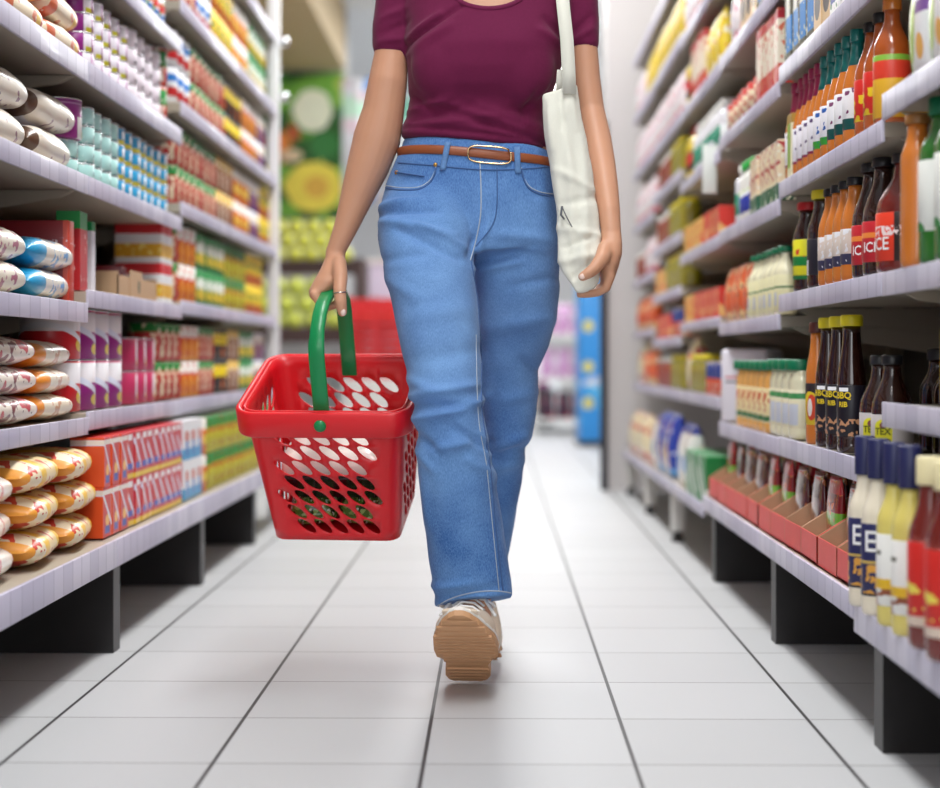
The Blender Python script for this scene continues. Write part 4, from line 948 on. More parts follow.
seq(-1, 4.53, .764, XL, [('red fruit tin', 'red', 1), ('white and orange tin', 'white orange', 3), ('green and white tin', 'green white', 6), ('yellow and green tin', 'green yellow', 5), ('yellow and orange tin', 'yellow orange', 5)], 'shelf above green-topped tins', th=.105)
seq(-1, 4.53, 1.026, XL, [('red tin with green top', 'red', 8), ('brown and cream tin', 'brown', 4), ('orange and white tin', 'orange', 4), ('violet and white tin', 'violet', 3), ('yellow tin', 'yellow orange', 3)], 'tall mixed shelf', th=.105)
seq(-1, 4.53, 1.293, XL, [('red-blue banded white tin', 'white blue', 3), ('red tin with green rim', 'red', 7), ('black and yellow tin', 'black yellow', 4), ('white and orange tin', 'white orange', 4), ('violet tin', 'violet', 3)], 'upper shelf', th=.1)
seq(-1, 4.53, 1.565, XL, [('red and white tin', 'red', 4), ('white and blue tin', 'white blue', 3), ('yellow and orange tin', 'yellow orange', 5), ('orange tin', 'orange', 4), ('green tin', 'green white', 5)], 'high shelf', th=.11)
seq(-1, 5.2, 1.85, XL, [('black and yellow tin', 'black yellow', 5), ('white and orange tin', 'white orange', 5)], 'topmost visible shelf', th=.11)
# shelf .489/.50 : rice bags, big white-red and purple cans, pink cans, green topped tins
rcb = pm('rice_bag_red_print', (236, 226, 214), [('n', 22, .60, (196, 70, 84)), ('n', 60, .68, (110, 80, 80)), ('y', -.5, -.125, (204, 50, 60)), ('y', .125, .5, (204, 50, 60)), ('n', 30, .56, (130, 70, 76), -.06, .05, 'y')], .3, coat=.4)
rco = pm('rice_bag_orange_print', (240, 228, 204), [('n', 40, .64, (196, 130, 90), -.12, -.03, 'y'), ('y', -.5, -.126, (240, 140, 50)), ('y', .08, .5, (240, 150, 50)), ('n', 36, .56, (206, 150, 110), -.06, .03, 'y')], .3, coat=.4)
lay(sack(.15, .32, .052, rcb, 12, 'rice_bag'), (2.64, 2.985), 3, .490, .053, XL + .072, .155, 1, 'clear rice bag with red print', 'rice bag', 'red printed rice bags', rz=-.10)
lay(sack(.135, .28, .050, rco, 15, 'rice_bag'), (3.30,), 3, .490, .051, XL + .064, .14, 1, 'rice bag with orange end', 'rice bag', 'orange ended rice bags')
bw1 = pm('big_can_red_print', (240, 238, 242), [('z', .100, .2, (206, 40, 52)), ('z', 0, .058, (206, 34, 44)), ('d', .0, .03, .02, .014, (240, 210, 50)), ('s', .5, .034, .046, (236, 240, 248))], .3)
bw2 = pm('big_can_purple_print', (240, 238, 242), [('z', .100, .2, (214, 50, 120)), ('z', 0, .058, (150, 36, 130)), ('d', .0, .022, .02, .012, (240, 214, 50)), ('s', .5, .034, .048, (226, 232, 248))], .3)
row(tin(.062, .1065, bw1, n=30), -1, 3.42, .128, 1, .500, XL, .124, 'big white can with red lower band', 'tin', tiers=2, th=.1068)
row(tin(.062, .1065, bw2, n=30), -1, 3.549, .127, 3, .500, XL, .124, 'big white can with purple lower band', 'tin', tiers=2, th=.1068)
pkc = pm('pink_can_print', (196, 54, 100), [('r', -.01, .05, .02, .07, (238, 226, 236)), ('d', .01, .02, .014, .010, (236, 200, 60))], .3)
row(tin(.050, .079, pkc, n=26), -1, 3.99, .103, 3, .500, XL, .1, 'pink can with white panel', 'tin', tiers=2, th=.0795)
seq(-1, 4.30, .502, XL, [('green-topped tin', 'red', 4)], 'lower middle shelf', th=.1)
seq(-1, 4.66, .502, XL, [('cream and orange tin', 'white orange', 3), ('red and green tin', 'red', 3), ('black and yellow tin', 'black yellow', 3), ('brown tin', 'brown', 3), ('green and white tin', 'green white', 4), ('violet and white tin', 'violet', 3)], 'lower middle shelf', th=.1)
# bottom shelf .24: flour sacks, orange cartons, white-blue cartons, green-yellow tins
XB = .800
fy = pm('flour_sack_yellow_print', (238, 214, 160), [('n', 44, .54, (206, 96, 66), -.04, .03, 'y'), ('y', -.5, -.085, (176, 60, 44)), ('y', -.085, -.05, (244, 200, 50)), ('y', .035, .075, (244, 196, 50)), ('y', .075, .5, (240, 226, 196)), ('n', 36, .52, (206, 70, 54), .082, .5, 'y'), ('y', .112, .5, (236, 160, 60))], .4, coat=.2)
fw = pm('flour_sack_white_print', (240, 232, 222), [('n', 24, .62, (214, 90, 96)), ('y', -.5, -.145, (200, 60, 66)), ('y', .14, .5, (196, 50, 60))], .3, coat=.4)
lay(sack(.20, .34, .058, fw, 21, 'flour_sack'), (2.36, 2.73), 3, .241, .060, XB + .095, .2, 1, 'clear flour sack with red print', 'flour sack', 'red printed flour sacks', rz=.12)
lay(sack(.19, .25, .062, fy, 25, 'flour_sack'), (3.055, 3.325), 3, .241, .0645, XB + .092, .2, 1, 'yellow and red flour sack', 'flour sack', 'yellow and red flour sacks', rz=.1)
orb = pm('orange_carton_print', (228, 84, 34), [('x', -.034, .028, (206, 30, 40)), ('d', 0, .035, .016, .012, (244, 190, 90)), ('s', .9, .052, .064, (226, 232, 246)), ('r', -.02, .02, .008, .024, (34, 70, 170)), ('z', .088, .098, (240, 230, 220))], .35)
rdb = pm('red_pink_carton_print', (206, 36, 40), [('x', .028, .5, (196, 40, 110)), ('s', .9, .045, .06, (226, 232, 248)), ('r', -.026, .02, .020, .034, (40, 70, 180)), ('z', 0, .012, (236, 200, 50)), ('r', -.02, .02, .085, .098, (244, 240, 240))], .35)
row(carton(.076, .07, .103, orb), -1, 3.465, .078, 3, .24, XB, .07, 'orange carton with red front', 'carton', tiers=2, th=.1035)
row(carton(.068, .07, .103, rdb), -1, 3.70, .071, 9, .24, XB, .07, 'red and pink carton with blue stripe', 'carton', tiers=2, th=.1035)
wbb = pm('white_blue_carton_print', (240, 240, 242), [('z', 0, .03, (60, 160, 210)), ('r', -.02, .025, .05, .075, (206, 90, 60)), ('r', -.01, .02, .01, .05, (50, 110, 190))], .35)
row(carton(.09, .07, .103, wbb), -1, 4.37, .095, 3, .2405, XB, .07, 'white carton with light blue base', 'carton', tiers=2, th=.1035)
seq(-1, 4.66, .24, XB, [('orange-topped tin', 'orange', 1), ('yellow tin with green band', 'green yellow', 12), ('red tin with green band', 'red', 5)], 'bottom shelf', th=.103)

# ===== sauce side (positive x), fronts at .645 =====
XR = .628; XQ = .587
mayo = mat('cream_sauce', (236, 226, 204), .25, coat=.5); must = mat('pale_mustard', (222, 206, 110), .25, coat=.5); brown = mat('dark_brown_sauce', (44, 18, 12), .12, coat=.8); redbr = mat('red_brown_sauce', (128, 40, 22), .14, coat=.8)
oran = mat('orange_sauce', (206, 118, 44), .16, coat=.7); amber = mat('amber_sauce', (176, 84, 32), .14, coat=.8); rust = mat('rust_sauce', (110, 30, 22), .14, coat=.8); yell = mat('yellow_mustard', (222, 190, 40), .25, coat=.4); ivory = mat('ivory_mayonnaise', (234, 230, 196), .25, coat=.5); peach = mat('orange_mayonnaise', (238, 176, 92), .25, coat=.5)
wt = mat('print_white', (244, 244, 244), .5); yt = mat('print_yellow', (236, 206, 40), .5); dkt = mat('print_dark_olive', (86, 90, 10), .5); blu = mat('print_navy', (30, 34, 84), .5)
# bottom shelf, closest bottles
nvl = pm('navy_label', (36, 38, 88), [('n', 60, .48, (226, 164, 66), .034, .078), ('r', -.1, .1, .080, .084, (210, 180, 90)), ('z', 0, .034, (40, 34, 44))], .4)
pr = bottle(.026, .272, mayo, navy, nvl, sh=.56, nk=.5, lab=(.11, .52), caph=.22, capr=.0165, text=[('E', .046, .415, 1)], textm=[wt])
row(pr, 1, 2.60, .095, 2, .213, XQ - .020, .052, 'cream sauce bottle with navy label and cap', 'bottle', rz=R(52))
whl = pm('white_label_food', (240, 240, 236), [('z', .055, .070, (236, 190, 40)), ('n', 45, .54, (150, 80, 50), 0, .055), ('r', -.01, .014, .105, .112, (120, 120, 110))], .4)
pr = bottle(.026, .272, must, navy, whl, sh=.56, nk=.5, lab=(.11, .50), caph=.22, capr=.0165)
row(pr, 1, 2.405, .092, 2, .213, XQ - .020, .052, 'pale mustard bottle with white label and navy cap', 'bottle')
rdl = pm('red_label_plain', (206, 40, 34), [('z', 0, .045, (234, 214, 196)), ('n', 40, .6, (240, 220, 90), .05, .12)], .4)
pr = bottle(.031, .262, rust, creamcap, rdl, sh=.56, nk=.52, lab=(.12, .56), caph=.14)
row(pr, 1, 2.20, .095, 2, .213, XQ - .022, .062, 'red sauce bottle with red label and cream cap', 'bottle')
# red display cartons with packets
rdc = mat('red_carton_print_plain', (226, 66, 58), .45, noise=(30, .06)); pkr = pm('stock_packet_print', (150, 26, 32), [('z', .06, .085, (120, 190, 50)), ('n', 60, .62, (230, 120, 60)), ('z', .12, .2, (206, 50, 60))], .25, coat=.6)
pk2 = pm('clear_packet_print', (92, 30, 26), [('n', 40, .58, (176, 104, 60)), ('n', 90, .68, (240, 226, 220))], .2, coat=.9)
ptray = tray(.172, .22, .135, rdc, kraft, pkr); ppk = pouch(.12, .026, .152, pkr, name='packet'); ppc = pouch(.12, .026, .148, pk2, 2, name='packet')
k = 0; kk = 0; kc = 0
for i in range(11):
    y = 2.88 + i * .177
    o = ptray if k == 0 else copy_tree(ptray); k += 1
    place(o, 1, XQ + .008 + .11, y, .2285, random.uniform(-.02, .02), f'red and kraft display carton holding packets, {ORD[i]} from the near end', 'display carton', 'red display cartons on the bottom shelf')
    for j in range(3):
        src, cl = ((ppk, 'dark red packet with green band') if i in (0, 2, 5, 6, 10, 11) else (ppc, 'clear glossy packet of dark spice'))
        first = (kk if src is ppk else kc) == 0; o2 = src if first else copy_tree(src)
        if src is ppk: kk += 1
        else: kc += 1
        place(o2, 1, XQ + .062 + j * .046, y + random.uniform(-.008, .008), .2335, random.uniform(-.05, .05), f'{cl}, {["front", "middle", "rear"][j]} one in the {ORD[i]} display carton', 'packet', 'packets in red display cartons')
# shelf .539: mustard jars with white caps
pr = bottle(.029, .14, yell, whitecap, None, sh=.8, nk=.9, caph=.10, capr=.0275, name='jar')
row(pr, 1, 2.34, .072, 3, .539, XR + .03, .058, 'yellow mustard jar with white lid', 'jar')
row(bottle(.034, .19, brown, mat('olive_cap', (150, 128, 30), .4), None, sh=.75, nk=.6, capr=.03, caph=.1), 1, 2.47, .08, 1, .539, XR + .12, .068, 'dark bottle with olive cap behind the mustard jars', 'bottle')
# shelf .437: dark sauces
txl = pm('yellow_arch_label', (196, 190, 190), [('r', -.016, .016, .0, .058, (212, 206, 36)), ('d', 0, .058, .016, .012, (212, 206, 36)), ('d', 0, .060, .006, .006, (120, 70, 70))], .4)
pr = bottle(.035, .178, brown, blackcap, txl, sh=.48, nk=.42, lab=(.08, .44), caph=.08, text=[('TEX', .016, .28, 1), ('BBQ', .016, .18, 1)], textm=[dkt])
row(pr, 1, 2.83, .088, 2, .437, XR + .004, .07, 'squat dark sauce bottle with yellow arched label', 'bottle', rz=R(52))
row(bottle(.034, .19, brown, blackcap, None, sh=.6, nk=.5, caph=.1), 1, 2.80, .085, 3, .437, XR + .12, .068, 'plain black-capped bottle in the back line', 'bottle')
bbl = pm('black_food_label', (26, 22, 34), [('n', 80, .52, (206, 150, 110), .03, .062), ('z', 0, .012, (130, 40, 44)), ('r', -.010, .010, .112, .119, (236, 236, 240))], .4)
pr = bottle(.026, .252, brown, yelcap, bbl, sh=.50, nk=.62, lab=(.12, .49), caph=.075, capr=.0205, ribs=True, text=[('BBQ', .017, .415, 1), ('RIB', .013, .35, 1)], textm=[yt, wt])
row(pr, 1, 3.07, .105, 3, .437, XR - .004, .052, 'tall dark sauce bottle with yellow cap and black label', 'bottle', rz=R(42))
fll = pm('flame_label', (40, 30, 34), [('d', 0, .07, .022, .036, (222, 190, 40)), ('d', .004, .074, .012, .026, (214, 70, 40)), ('d', 0, .074, .006, .018, (236, 228, 220)), ('z', .022, .032, (220, 220, 230))], .4)
pr = bottle(.024, .245, oran, mat('rust_cap', (92, 44, 34), .4), fll, sh=.54, nk=.6, lab=(.16, .5), caph=.08)
row(pr, 1, 3.385, .085, 1, .437, XR - .003, .048, 'orange sauce bottle with flame label and brown cap', 'bottle', rz=R(38))
jl = pm('cream_pepper_label', (238, 222, 170), [('n', 60, .54, (196, 84, 50), .04, .10), ('z', .028, .04, (50, 120, 60))], .4)
jl2 = pm('green_band_label', (234, 228, 196), [('z', .086, .098, (60, 140, 80)), ('r', -.06, -.01, .05, .08, (180, 80, 60)), ('r', .005, .035, .03, .075, (206, 212, 224)), ('r', -.06, -.012, .03, .045, (50, 120, 60))], .4)
def mj(liq, lb): return bottle(.038, .17, liq, grncap, lb, sh=.72, nk=.86, lab=(.14, .62), caph=.125, capr=.034, flat=.68, name='mayonnaise_jar')
row(mj(ivory, jl2), 1, 3.61, .084, 4, .437, XR, .052, 'ivory mayonnaise jar with green lid', 'jar')
row(mj(peach, jl), 1, 3.955, .088, 6, .434, XR, .052, 'orange mayonnaise jar with green lid', 'jar')
wbg = pm('white_pack_print', (230, 228, 238), [('r', -.06, .05, .12, .126, (206, 110, 120)), ('r', -.06, .05, .108, .113, (90, 90, 100))], .4)
q = MB(); q.box(-.08, .08, -.04, .04, 0, .20, 0, .012); o = q.build('paper_bag', wbg); place(o, 1, XR + .07, 4.63, .4345, .75, 'big plain white pack beyond the green-lidded jars', 'pack')
# shelf .748
mcl = pm('multi_colour_label', (232, 130, 36), [('r', -.01, .05, .0, .2, (226, 220, 40)), ('z', .055, .075, (20, 130, 60)), ('z', 0, .035, (24, 120, 60)), ('n', 60, .62, (206, 50, 40), .04, .1)], .4)
pr = bottle(.032, .19, brown, redcap, mcl, sh=.6, nk=.6, lab=(.14, .58), caph=.08, capr=.024)
row(pr, 1, 3.565, .085, 1, .749, XR, .064, 'dark bottle with red cap and green-yellow label', 'bottle')
dkl = pm('black_barcode_label', (34, 34, 44), [('r', -.03, .01, .02, .058, (228, 230, 236))], .4)
pr = bottle(.032, .20, brown, yelcap, dkl, sh=.55, nk=.6, lab=(.14, .5), caph=.085, capr=.024)
row(pr, 1, 3.40, .085, 1, .749, XR, .064, 'dark bottle with yellow cap and barcode', 'bottle')
gyl = pm('grey_label', (60, 60, 90), [('z', .05, .2, (214, 200, 190)), ('n', 60, .6, (226, 226, 230))], .4)
pr = bottle(.027, .19, oran, blackcap, gyl, sh=.55, nk=.5, lab=(.16, .5), caph=.07)
row(pr, 1, 3.07, .072, 4, .749, XR, .054, 'slim orange sauce bottle with black cap', 'bottle')
rdl2 = pm('red_white_text_label', (196, 36, 48), [('z', .066, .075, (236, 140, 60)), ('n', 50, .56, (236, 150, 40), 0, .018)], .4)
pr = bottle(.035, .205, brown, blackcap, rdl2, sh=.48, nk=.45, lab=(.12, .46), caph=.07, text=[('ICE', .024, .24, 1)], textm=[wt])
row(pr, 1, 2.885, .088, 2, .749, XR, .07, 'dark brown bottle with red label and white letters', 'bottle', rz=R(40))
rdl3 = pm('bright_red_label', (232, 62, 36), [('x', .028, .5, (40, 20, 16)), ('r', -.01, .012, .006, .016, (240, 160, 40)), ('n', 120, .50, (244, 226, 226), .062, .078)], .4)
pr = bottle(.046, .20, rust, blackcap, rdl3, sh=.52, nk=.36, lab=(.10, .50), caph=.075, capr=.021, text=[('ICE', .030, .24, 1)], textm=[wt])
row(pr, 1, 2.775, .10, 1, .749, XR + .0, .092, 'biggest round red sauce bottle with bright red label', 'bottle', rz=R(18))
gwl = pm('green_white_label', (236, 238, 232), [('z', 0, .03, (40, 140, 60)), ('d', .0, .05, .016, .014, (60, 150, 70))], .4)
grn = mat('green_bottle', (46, 110, 40), .2, coat=.6)
row(bottle(.026, .235, oran, mat('ochre_cap', (150, 100, 50), .4), None, sh=.7, nk=.6, caph=.06), 1, 2.58, .06, 1, .748, XR - .01, .052, 'slim orange bottle beside the white-labelled green bottle', 'bottle')
row(bottle(.036, .25, grn, grncap, gwl, sh=.66, nk=.5, lab=(.2, .62), caph=.1), 1, 2.50, .08, 1, .748, XR + .0, .072, 'green bottle with white label', 'bottle')
row(bottle(.036, .25, grn, grncap, gwl, sh=.66, nk=.5, lab=(.2, .62), caph=.1), 1, 2.40, .08, 1, .748, XR + .0, .072, 'green bottle close to the camera end', 'bottle')
# shelf .996
whl1 = pm('white_label_magenta', (236, 234, 240), [('z', 0, .03, (150, 30, 80)), ('n', 60, .64, (90, 70, 110))], .4); whl2 = pm('white_label_teal', (236, 236, 240), [('z', 0, .045, (10, 86, 84)), ('n', 60, .64, (120, 60, 100))], .4); whl3 = pm('white_label_green', (236, 234, 240), [('z', 0, .04, (60, 170, 60)), ('n', 60, .62, (40, 90, 170))], .4)
def sl(lb, foil, liq=oran): return bottle(.026, .208, liq, foil, lb, sh=.45, nk=.42, lab=(.12, .48), caph=.1, neckm=foil)
row(sl(whl2, tealfoil), 1, 3.05, .070, 3, .996, XR, .052, 'orange dressing bottle with teal foil neck and teal label', 'bottle')
row(sl(whl3, tealfoil), 1, 3.265, .068, 2, .996, XR, .052, 'orange dressing bottle with teal neck and green label', 'bottle')
row(sl(whl1, pinkfoil), 1, 3.41, .062, 5, .996, XR, .052, 'orange dressing bottle with magenta foil neck', 'bottle')
ryl = pm('red_yellow_label', (214, 44, 36), [('n', 34, .50, (238, 204, 40), .015, .075)], .4)
row(bottle(.030, .205, amber, blackcap, ryl, sh=.52, nk=.4, lab=(.14, .5), caph=.08), 1, 2.885, .082, 2, .996, XR, .068, 'amber bottle with red and yellow label', 'bottle')
ryl2 = pm('sunset_label', (236, 180, 50), [('z', .075, .105, (216, 60, 40)), ('z', .105, .2, (130, 180, 60))], .4)
row(bottle(.031, .212, amber, oran, ryl2, sh=.58, nk=.42, lab=(.05, .54), caph=.09), 1, 2.80, .07, 1, .996, XR - .0, .062, 'large amber bottle with red to yellow label', 'bottle')
row(bottle(.031, .212, amber, oran, ryl2, sh=.58, nk=.42, lab=(.05, .54), caph=.09), 1, 2.83, .07, 1, .996, XR + .072, .062, 'amber bottle standing behind the large amber bottle', 'bottle')
apl = pm('apple_pouch_print', (238, 238, 240), [('x', -.5, -.022, (110, 170, 40)), ('d', -.02, .07, .022, .05, (176, 206, 70)), ('r', .0, .05, .09, .11, (130, 90, 160)), ('d', .02, .04, .014, .02, (240, 180, 90))], .3, coat=.4)
row(pouch(.10, .05, .17, apl, knot=mat('white_seal', (240, 240, 240), .4)), 1, 2.28, .115, 3, 1.036, XR, .05, 'white pouch with green apple print', 'pouch')
# cream boxes on .996's far end
bgb = pm('cream_red_carton_print', (236, 224, 196), [('z', .105, .2, (190, 36, 44)), ('z', 0, .02, (206, 40, 44)), ('n', 55, .60, (206, 90, 70))], .35)
bgg = pm('cream_green_carton_print', (230, 226, 190), [('r', -.02, .01, .02, .12, (140, 180, 50)), ('z', .115, .2, (176, 140, 60))], .35)
row(carton(.05, .08, .135, bgg), 1, 3.72 - .10, .052, 1, .996, XR - .002, .08, 'cream carton with lime panel beside the magenta bottles', 'carton')
# mixed right shelf filler from a catalogue
CAT = {
 'rc': lambda: carton(.07, .09, .135, pm('pizza_carton', (236, 216, 180), [('z', 0, .038, (20, 96, 66)), ('n', 50, .55, (186, 44, 44), .05, .2), ('n', 80, .64, (244, 240, 220))], .35)),
 'gl': lambda: bottle(.03, .15, mat('milky_white', (234, 234, 228), .3), limecap, pm('blue_pack_label', (40, 60, 170), [('z', .06, .2, (236, 236, 240)), ('d', 0, .075, .012, .010, (170, 200, 40))], .4), sh=.7, nk=.7, caph=.12, name='carton_bottle'),
 'rb': lambda: carton(.09, .09, .085, pm('red_box_print', (222, 60, 50), [('n', 30, .62, (240, 190, 120))], .35)),
 'yb': lambda: carton(.09, .09, .085, pm('yellow_box_print', (240, 190, 90), [('n', 30, .6, (236, 90, 60))], .35)),
 'rt': lambda: tin(.045, .075, pm('red_cream_tin', (236, 220, 190), [('z', .055, .2, (196, 34, 44)), ('z', 0, .012, (196, 34, 44)), ('n', 60, .6, (200, 80, 60))], .35), lid=False),
 'rtt': lambda: carton(.075, .07, .17, pm('tall_red_cream_carton', (238, 226, 206), [('z', 0, .045, (206, 34, 44)), ('z', .145, .2, (190, 30, 50)), ('n', 50, .6, (214, 110, 80))], .35)),
 'wb': lambda: bottle(.034, .15, mat('white_bottle', (226, 226, 232), .3), whitecap, pm('white_teal_label', (230, 234, 236), [('r', -.01, .02, .02, .08, (20, 140, 110))], .4), sh=.72, nk=.6, caph=.12, name='plastic_bottle'),
 'yr': lambda: bottle(.042, .17, mat('yellow_bottle', (232, 204, 50), .3, coat=.4), redcap, pm('black_red_label', (40, 30, 30), [('d', 0, .06, .03, .02, (206, 50, 50))], .4), sh=.7, nk=.5, caph=.12, name='plastic_bottle'),
 'jo': lambda: bottle(.04, .12, mat('olive_jar', (150, 140, 40), .15, coat=.8), yelcap, None, sh=.8, nk=.85, caph=.12, capr=.036, name='jar'),
 'jr': lambda: bottle(.04, .11, mat('red_pepper_jar', (150, 50, 30), .15, coat=.8), whitecap, None, sh=.8, nk=.85, caph=.12, capr=.036, name='jar'),
 'bb': lambda: carton(.075, .06, .16, pm('blue_olive_carton', (90, 84, 60), [('r', -.02, .04, .015, .09, (40, 140, 220)), ('r', -.02, .02, .09, .13, (236, 236, 230)), ('n', 60, .66, (230, 230, 200))], .35)),
 'tb': lambda: carton(.08, .06, .17, pm('tan_bean_carton', (226, 190, 140), [('d', 0, .05, .03, .03, (60, 50, 60)), ('z', .12, .2, (240, 232, 220))], .35)),
 'wg': lambda: carton(.08, .06, .16, pm('white_green_box', (240, 240, 238), [('n', 50, .62, (60, 130, 80)), ('r', -.03, .03, .02, .03, (30, 60, 160))], .35)),
 'pp': lambda: pouch(.11, .05, .16, pm('pink_white_pouch', (240, 230, 234), [('n', 26, .58, (226, 110, 130)), ('n', 50, .66, (120, 150, 200))], .3)),
 'yp': lambda: pouch(.11, .05, .17, pm('yellow_pouch', (236, 206, 60), [('n', 26, .58, (246, 238, 210)), ('n', 50, .66, (206, 80, 50))], .3)),
 'op': lambda: pouch(.11, .05, .15, pm('orange_pouch', (226, 96, 50), [('n', 26, .56, (240, 206, 150)), ('n', 50, .64, (120, 40, 40))], .3)),
 'bp': lambda: pouch(.16, .09, .215, pm('blue_pasta_pouch', (34, 62, 168), [('d', 0, .07, .045, .055, (214, 160, 80)), ('n', 40, .64, (236, 240, 250)), ('z', 0, .03, (70, 150, 220))], .25, coat=.6)),
 'wp': lambda: pouch(.15, .08, .20, pm('white_pasta_pouch', (236, 236, 232), [('r', -.04, .05, .05, .10, (30, 130, 210)), ('n', 40, .62, (226, 206, 150)), ('z', .17, .3, (50, 60, 140))], .25, coat=.6)),
 'cp': lambda: pouch(.14, .08, .18, pm('cream_red_pouch', (238, 222, 180), [('n', 20, .58, (206, 60, 60)), ('n', 40, .66, (250, 246, 236))], .25, coat=.6)),
 'mb': lambda: bottle(.036, .155, ivory, grncap, pm('cream_green_label', (232, 228, 184), [('z', .06, .064, (30, 110, 60)), ('r', -.015, .015, .02, .05, (206, 212, 222)), ('d', -.018, .045, .006, .008, (206, 60, 50))], .4), sh=.6, nk=.42, lab=(.05, .58), caph=.07, flat=.7, name='squeeze_bottle'),
 'gc': lambda: carton(.14, .2, .13, pm('green_striped_carton', (22, 130, 64), [('s', .9, .02, .05, (232, 234, 228)), ('s', .9, .085, .10, (232, 234, 228))], .4)),
 'bc': lambda: tin(.038, .10, pm('blue_red_food_tin', (40, 60, 130), [('z', 0, .05, (226, 90, 50)), ('n', 50, .6, (236, 220, 200))], .35), lid=False),
}
NAMES = {'rc': ('cream and green carton', 'carton', .072, .09), 'gl': ('white drink bottle with green cap', 'bottle', .066, .06), 'rb': ('red box', 'carton', .095, .09), 'yb': ('yellow box', 'carton', .095, .09), 'rt': ('red and cream tin', 'tin', .093, .09), 'rtt': ('tall cream and red carton', 'carton', .08, .07),
 'wb': ('white bottle with teal mark', 'bottle', .074, .068), 'yr': ('yellow bottle with red cap', 'bottle', .09, .084), 'jo': ('olive jar with yellow lid', 'jar', .085, .08), 'jr': ('red pepper jar', 'jar', .085, .08), 'bb': ('olive carton with blue panel', 'carton', .08, .06), 'tb': ('tan carton', 'carton', .085, .06), 'wg': ('white speckled carton', 'carton', .085, .06),
 'pp': ('pink and white pouch', 'pouch', .115, .05), 'yp': ('yellow pouch', 'pouch', .115, .05), 'op': ('orange pouch', 'pouch', .115, .05), 'bp': ('blue pasta bag', 'pasta bag', .17, .09), 'wp': ('white pasta bag with blue panel', 'pasta bag', .16, .08), 'cp': ('cream and red bag', 'bag', .15, .08), 'mb': ('cream squeeze bottle', 'bottle', .078, .05), 'gc': ('green striped carton', 'carton', .16, .2), 'bc': ('navy and orange tin', 'tin', .08, .076)}
def fill(z, y0, spec, shelf, y1=None, xf=None, tiers=1, th=0):
    y = y0
    for key, n in spec:
        look, cat, pitch, d = NAMES[key]; pr = PROT.get(key); 
        if pr is None: pr = CAT[key](); PROT[key] = pr; 
        else: pr = copy_tree(pr)
        if y1 and y + pitch * n > y1: n = int((y1 - y) / pitch)
        if n <= 0: 
            if PROT[key] is not pr: 
                for c in list(pr.children): bpy.data.objects.remove(c)
                bpy.data.objects.remove(pr)
            continue
        row(pr, 1, y, pitch, n, z, xf or XR, d, f'{look} {shelf}', cat, where='from near end' , tiers=tiers, th=th, rj=.06); y += pitch * n
# unit with green-lidded jars (3.76-4.76)
fill(.707, 3.80, [('mb', 6), ('op', 4)], 'over the mayonnaise jars', 4.74)
fill(.962, 3.79, [('rc', 6), ('gl', 3), ('wb', 1)], 'over the cream squeeze bottles', 4.74)
fill(1.222, 3.79, [('rtt', 4), ('rt', 6)], 'on fourth shelf above jars', 4.74)
fill(1.445, 3.79, [('bb', 4), ('tb', 3), ('pp', 2)], 'on fifth shelf above jars', 4.74)
fill(1.25, 2.95, [('wg', 3), ('tb', 2), ('bb', 4)], 'above the teal-necked bottles', 3.74)
# white-legged units
fill(.200, 4.80, [('gc', 3), ('wp', 2)], 'on the white-legged base', 5.74, xf=XQ)
fill(.200, 5.80, [('bp', 3), ('wp', 1), ('cp', 1)], 'on the second white-legged base', 6.74, xf=XQ)
fill(.200, 6.80, [('cp', 5)], 'beside the grey panel base', 7.66, xf=XQ)
for (z, sp, nm) in ((.501, [('bc', 4), ('jo', 5), ('cp', 1)], 'beyond the white pack'), (.727, [('rb', 4), ('rb', 2), ('yb', 3)], 'beyond the squeeze bottles'), (.956, [('rb', 4), ('yb', 5)], 'beyond the green-capped drinks'), (1.195, [('wb', 9), ('yr', 2)], 'beyond the red tins'), (1.438, [('yp', 3), ('rtt', 4), ('yr', 2)], 'beyond the pink pouches'), (1.69, [('yp', 4), ('pp', 4)], 'on the highest full shelf')):
    done = {}
    sp2 = []
    for k_, n_ in sp:
        if sp2 and sp2[-1][0] == k_: sp2[-1] = (k_, sp2[-1][1] + n_)
        else: sp2.append((k_, n_))
    fill(z, 4.80, sp2, nm, 5.74)
for (z, sp, nm) in ((.501, [('jo', 4), ('jr', 6)], 'over the blue pasta bags'), (.685, [('bc', 4), ('rb', 5)], 'two above pasta bags'), (.855, [('jo', 6), ('yb', 4)], 'three above pasta bags'), (1.04, [('jo', 5), ('jr', 5)], 'four above pasta bags'), (1.25, [('jo', 4), ('jr', 5)], 'five above pasta bags'), (1.44, [('pp', 8)], 'six above pasta bags'), (1.70, [('yp', 8)], 'seven above pasta bags')):
    fill(z, 5.80, sp, nm, 6.74)
for (z, sp, nm) in ((.501, [('op', 4), ('cp', 3)], 'in the last unit, second shelf'), (.727, [('op', 7)], 'in the last unit, third shelf'), (.956, [('pp', 3), ('jr', 6)], 'in the last unit, fourth shelf'), (1.195, [('pp', 7)], 'in the last unit, fifth shelf'), (1.438, [('pp', 7)], 'in the last unit, sixth shelf'), (1.69, [('yp', 3), ('pp', 4)], 'in the last unit, seventh shelf')):
    fill(z, 6.80, sp, nm, 7.66)

q = MB(); q.box(-.02, .02, -.001, .001, -.14, 0, 0, .0004); o = q.build('shelf_tag', mat('pale_tag_card', (226, 232, 226), .5)); o.location = (.612, 4.86, 1.22)
q = MB(); q.box(-.004, .014, -.002, .002, -.004, .008); q.build('clip', mat('clear_clip', (206, 210, 216), .2), o); finish(o, 'pale card tag hanging from the strip over the green-capped drinks', 'tag', None)

# ---------------- beyond the aisle ----------------
def gmat(n, c, **k): return mat(n, c, **k)
